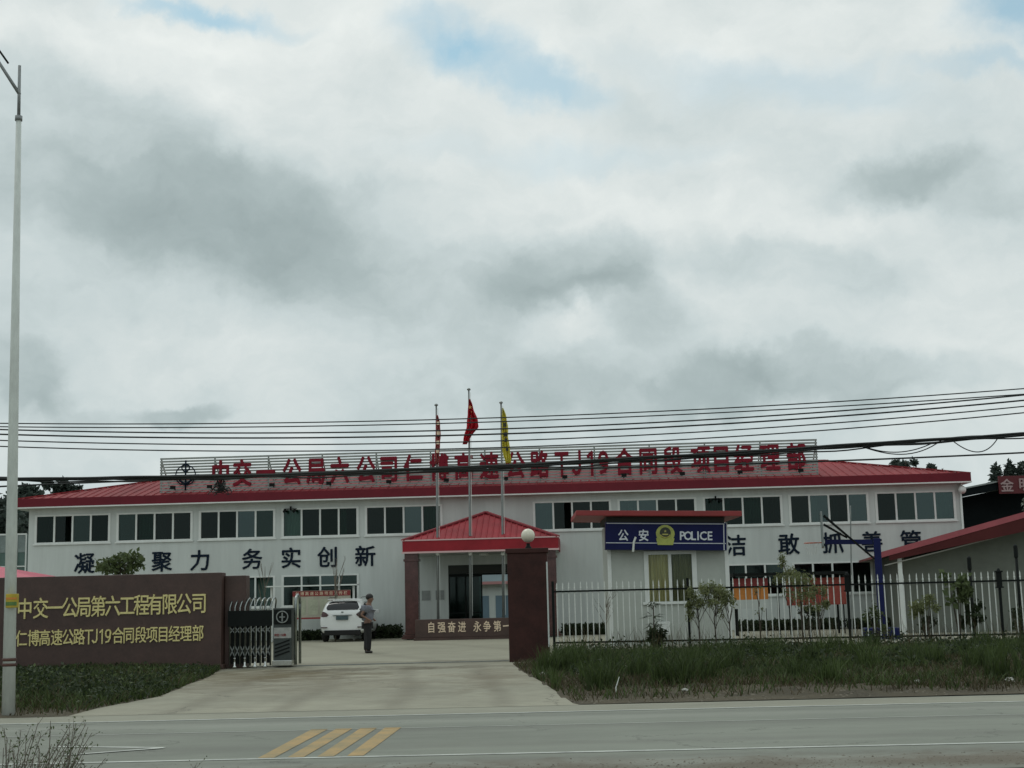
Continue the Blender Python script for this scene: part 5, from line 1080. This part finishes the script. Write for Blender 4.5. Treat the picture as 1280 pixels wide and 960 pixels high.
for zc_, ln_, nn_ in ((P[2]-.02, .34, 16), (P[2]-.34, .46, 20), (P[2]-.56, .42, 18), (P[2]-.80, .36, 16)):
    for k in range(nn_):
        a = random.uniform(0, 2*PI); l_ = ln_*random.uniform(.6, 1.1); ux, uy = math.cos(a), math.sin(a); w_ = .022; z_ = zc_+random.uniform(-.07, .07); rise = random.uniform(-.02, .12)
        b.add([(ux*.02, uy*.02, z_), (ux*l_*.5-uy*w_, uy*l_*.5+ux*w_, z_+rise), (ux*l_, uy*l_, z_+rise-.12*random.random()), (ux*l_*.5+uy*w_, uy*l_*.5-ux*w_, z_+rise-.01)], [(0, 1, 2, 3)])
b.build('foliage', M_FOL, r)
bush(818, 796, 40.2, .30, .28, 500, .15, M_FOL, 'low dark clump of leaves below the spiky shrub', aspect=3)
bush(1096, 776, 40.5, .34, .5, 420, .10, M_FOLM, 'dark narrow shrub at the foot of the blue hoop post')
bush(1155, 758, 40.2, .46, .42, 1300, .075, M_FOLY, 'rounded leafy bush before the grey building wall')
bush(1162, 780, 40.3, .25, .3, 250, .10, M_FOL, 'thin undergrowth below the rounded bush')
bush(1196, 740, 40.0, .32, .55, 230, .20, M_FOLM, 'tall large leaved plant right of the rounded bush', nm='broad_leaved_plant', aspect=1.8)
bush(1215, 765, 40.1, .36, .40, 260, .19, M_FOL, 'dark large leaved clump leaning right beside the tall plant', nm='broad_leaved_plant', aspect=1.8)
bush(1274, 770, 40.0, .35, .35, 260, .12, M_FOL, 'sparse shrub at the right edge of the fence')
bush(1012, 770, 41.5, .35, .3, 300, .12, M_FOL, 'low sparse shrub under the wide red board')
def hedge(px0, px1, pyt, Y, lb, n=1500, dy=.5):
    a = at(px0, pyt, Y); c = at(px1, pyt, Y); r = empty('hedge', ((a[0]+c[0])/2, Y, 0), 0, lb, 'hedge'); hw_ = (c[0]-a[0])/2; h_ = (a[2]+c[2])/2
    C = np.stack([rng.uniform(-hw_, hw_, n), rng.uniform(-dy, dy, n), rng.uniform(0, 1, n)**.8*h_*(.85+.15*np.sin(rng.uniform(0, 9, n)))], 1); leaf_mesh(C, .13, m=M_FOL, parent=r, name='foliage', droop=-.2); b = MB()
    for k in range(int(hw_*6)): x = random.uniform(-hw_, hw_); b.tube([(x, 0, 0), (x+random.uniform(-.1, .1), 0, h_*.7)], .015, 4)
    b.build('stem', M_BARK, r); return r
hedge(372, 402, 789, 59.4, 'low dark hedge strip left of the white car', 1500); hedge(455, 502, 782, 59.6, 'low hedge between the car and the canopy column', 2200); hedge(703, 762, 780.5, 57.8, 'dark clipped hedge at the wall right of the gate pillar', 4200)
hedge(922, 1050, 775, 57.4, 'long dark hedge under the display boards', 5500); hedge(1060, 1124, 774, 56.8, 'hedge under the windows right of the red board', 3000)
# weeds: near the road, bottom left
def weed(px, pyt, Y, lb, n=10, sp=.35, leaves=True, mm=None):
    P = at(px, pyt, Y); r = empty('roadside_weed', (P[0], Y, 0), 0, lb, 'weed', 'roadside weeds at the bottom left'); b = MB(); T = []
    for k in range(n):
        a = random.uniform(-1, 1); y = random.uniform(-.25, .25); h_ = P[2]*random.uniform(.55, 1.0); x0_ = random.uniform(-.25, .25)*sp; x1_ = x0_+sp*random.uniform(-.25, .9)
        b.tube([(x0_, y, 0), ((x0_*.6+x1_*.4), y, h_*.55), (x1_, y, h_)], [.006, .0045, .002], 4)
        for j in range(6):
            t = random.uniform(.35, 1); p_ = Vector((x0_+(x1_-x0_)*t, y, h_*t)); q_ = p_+Vector((random.uniform(-.07, .09), random.uniform(-.06, .06), random.uniform(.02, .10))); b.tube([p_, q_], [.0022, .001], 3); T.append(tuple(q_)); T.append(tuple((p_+q_)/2))
    b.build('stem', M_BARKP, r); C = np.array(T); C = np.repeat(C, 2, 0)+rng.normal(0, .012, (len(C)*2, 3)); leaf_mesh(C, .022, m=M_FOLM, parent=r, name='foliage', aspect=2.6)
weed(6, 897, 9.6, 'dense dark weed clump at the bottom left corner', 14, .28); weed(22, 905, 9.9, 'second weed clump, leaning right', 11, .42); weed(50, 898, 10.2, 'tall leaning weed stems below the lamp pole', 10, .42); weed(76, 893, 10.0, 'tallest thin weed stalk, rightmost of the clump', 5, .18)
weed(38, 928, 9.2, 'low thick weeds at the bottom edge', 14, .5)
weed(228, 946, 12.4, 'tiny lone sprout at the bottom edge, right of the weeds', 3, .12)
# leafy undergrowth on the left bank and a few bigger weeds on the right verge
def undergrowth(name, poly, n, box_, m, ls, hmax, label, keep=None):
    x = rng.uniform(box_[0], box_[1], n); y = rng.uniform(box_[2], box_[3], n); k = inside(poly, x, y) & (rd(x, y) > .9)
    if keep: k &= keep(x, y)
    x = x[k]; y = y[k]; z = height(poly, x, y)+rng.random(len(x))**1.3*hmax*np.clip((38.5-y)/9 if poly is VL else (y > 0)*1., .25, 1)*(.3+.9*np.clip(noise2(x*1.2+4, y*1.2)+.45, 0, 1)); o = leaf_mesh(np.stack([x, y, z], 1), ls, m=m, name=name, droop=-.2); return tag(o, label, 'weeds', kind='stuff')
undergrowth('undergrowth', VL, 26000, (-16, -6, 22, 36), M_FOL, .09, .34, 'dark leafy undergrowth at the foot of the brown sign wall', lambda x, y: noise2(x*1.1+3, y*.9) > -.05+.5*(rng.random(len(x))-.5))
undergrowth('undergrowth', VL, 5000, (-16, -6, 22.5, 34), M_FOLM, .09, .36, 'lighter green leaves scattered over the left bank', lambda x, y: (noise2(x*1.5, y*1.5) > .1) & (y < 31))
undergrowth('undergrowth', VR, 16000, (1.0, 16, 27, 40), M_FOL, .09, .34, 'patches of broad leaved weeds in the right verge', lambda x, y: noise2(x*.9+1, y*.7) > -.1)
undergrowth('undergrowth', VR, 3000, (.2, 16, 38.6, 41.4), M_FOL, .08, .22, 'weeds gathered under the bottom fence rail')
# litter and stick
b = MB(); p0_ = gnd(771.5, 872); t0_ = at(774, 846, p0_[1]); b.tube([(0, 0, 0), (-.015, 0, .15), (t0_[0]-p0_[0], 0, t0_[2])], [.014, .012, .006], 6); o = b.build('stick', M_PICK, loc=p0_); tag(o, 'thin white stick standing in the right verge', 'stick')
def stone(px, py, s_, lb, m):
    P = gnd(px, py, .08); b = MB(); b.sphere((0, 0, 0), s_, 8, 6, .5); b.v = [tuple(Vector(v)*(1+random.uniform(-.25, .25))) for v in b.v]; o = b.build('litter', m, loc=(P[0], P[1], .08+s_*.2)); tag(o, lb, 'litter')
M_LIT = mat('pale_plastic', (.42, .42, .38), .6, 8, .3)
stone(679, 843, .07, 'crumpled pale bag beside the driveway edge', M_LIT); stone(856, 863, .05, 'pale lump of litter by the road, middle of the verge', M_LIT); stone(722, 842, .05, 'small pale scrap right of the crumpled bag', M_LIT); stone(1146, 853, .06, 'white scrap in the right part of the verge', M_LIT); stone(1262, 851, .08, 'grey lump of litter near the right edge of the verge', M_LIT); stone(787, 835, .10, 'curled brownish scrap above the white stick', M_BOARD); stone(812, 846, .09, 'torn pale sheet in the weeds', M_BOARD)
b = MB(); P3 = [at(x, y, 42.4) for x, y in ((792, 810), (800, 808), (808, 805), (814, 801))]; b.tube(P3, .02, 6); o = b.build('hose', M_WHITE); tag(o, 'white hose end curling up below the booth wall', 'hose')
# hills on the horizon
b = MB(); n = 60
for i in range(n+1):
    a = -1.1+2.2*i/n; R_ = 900; hgt = 20+18*math.sin(i*.37)+9*math.sin(i*.9+1)+(55 if False else 0); b.v += [(R_*math.sin(a), R_*math.cos(a), -5), (R_*math.sin(a)*1.15, R_*math.cos(a)*1.15, 30+abs(hgt)*1.1)]
b.f = [(2*i, 2*i+2, 2*i+3, 2*i+1) for i in range(n)]; o = b.build('hills', mat('far_hills', (.10, .14, .15), .9, .01, .3), smooth=True); o['kind'] = 'structure'
P = at(1225, 598, 900); print('hill z', P[2])
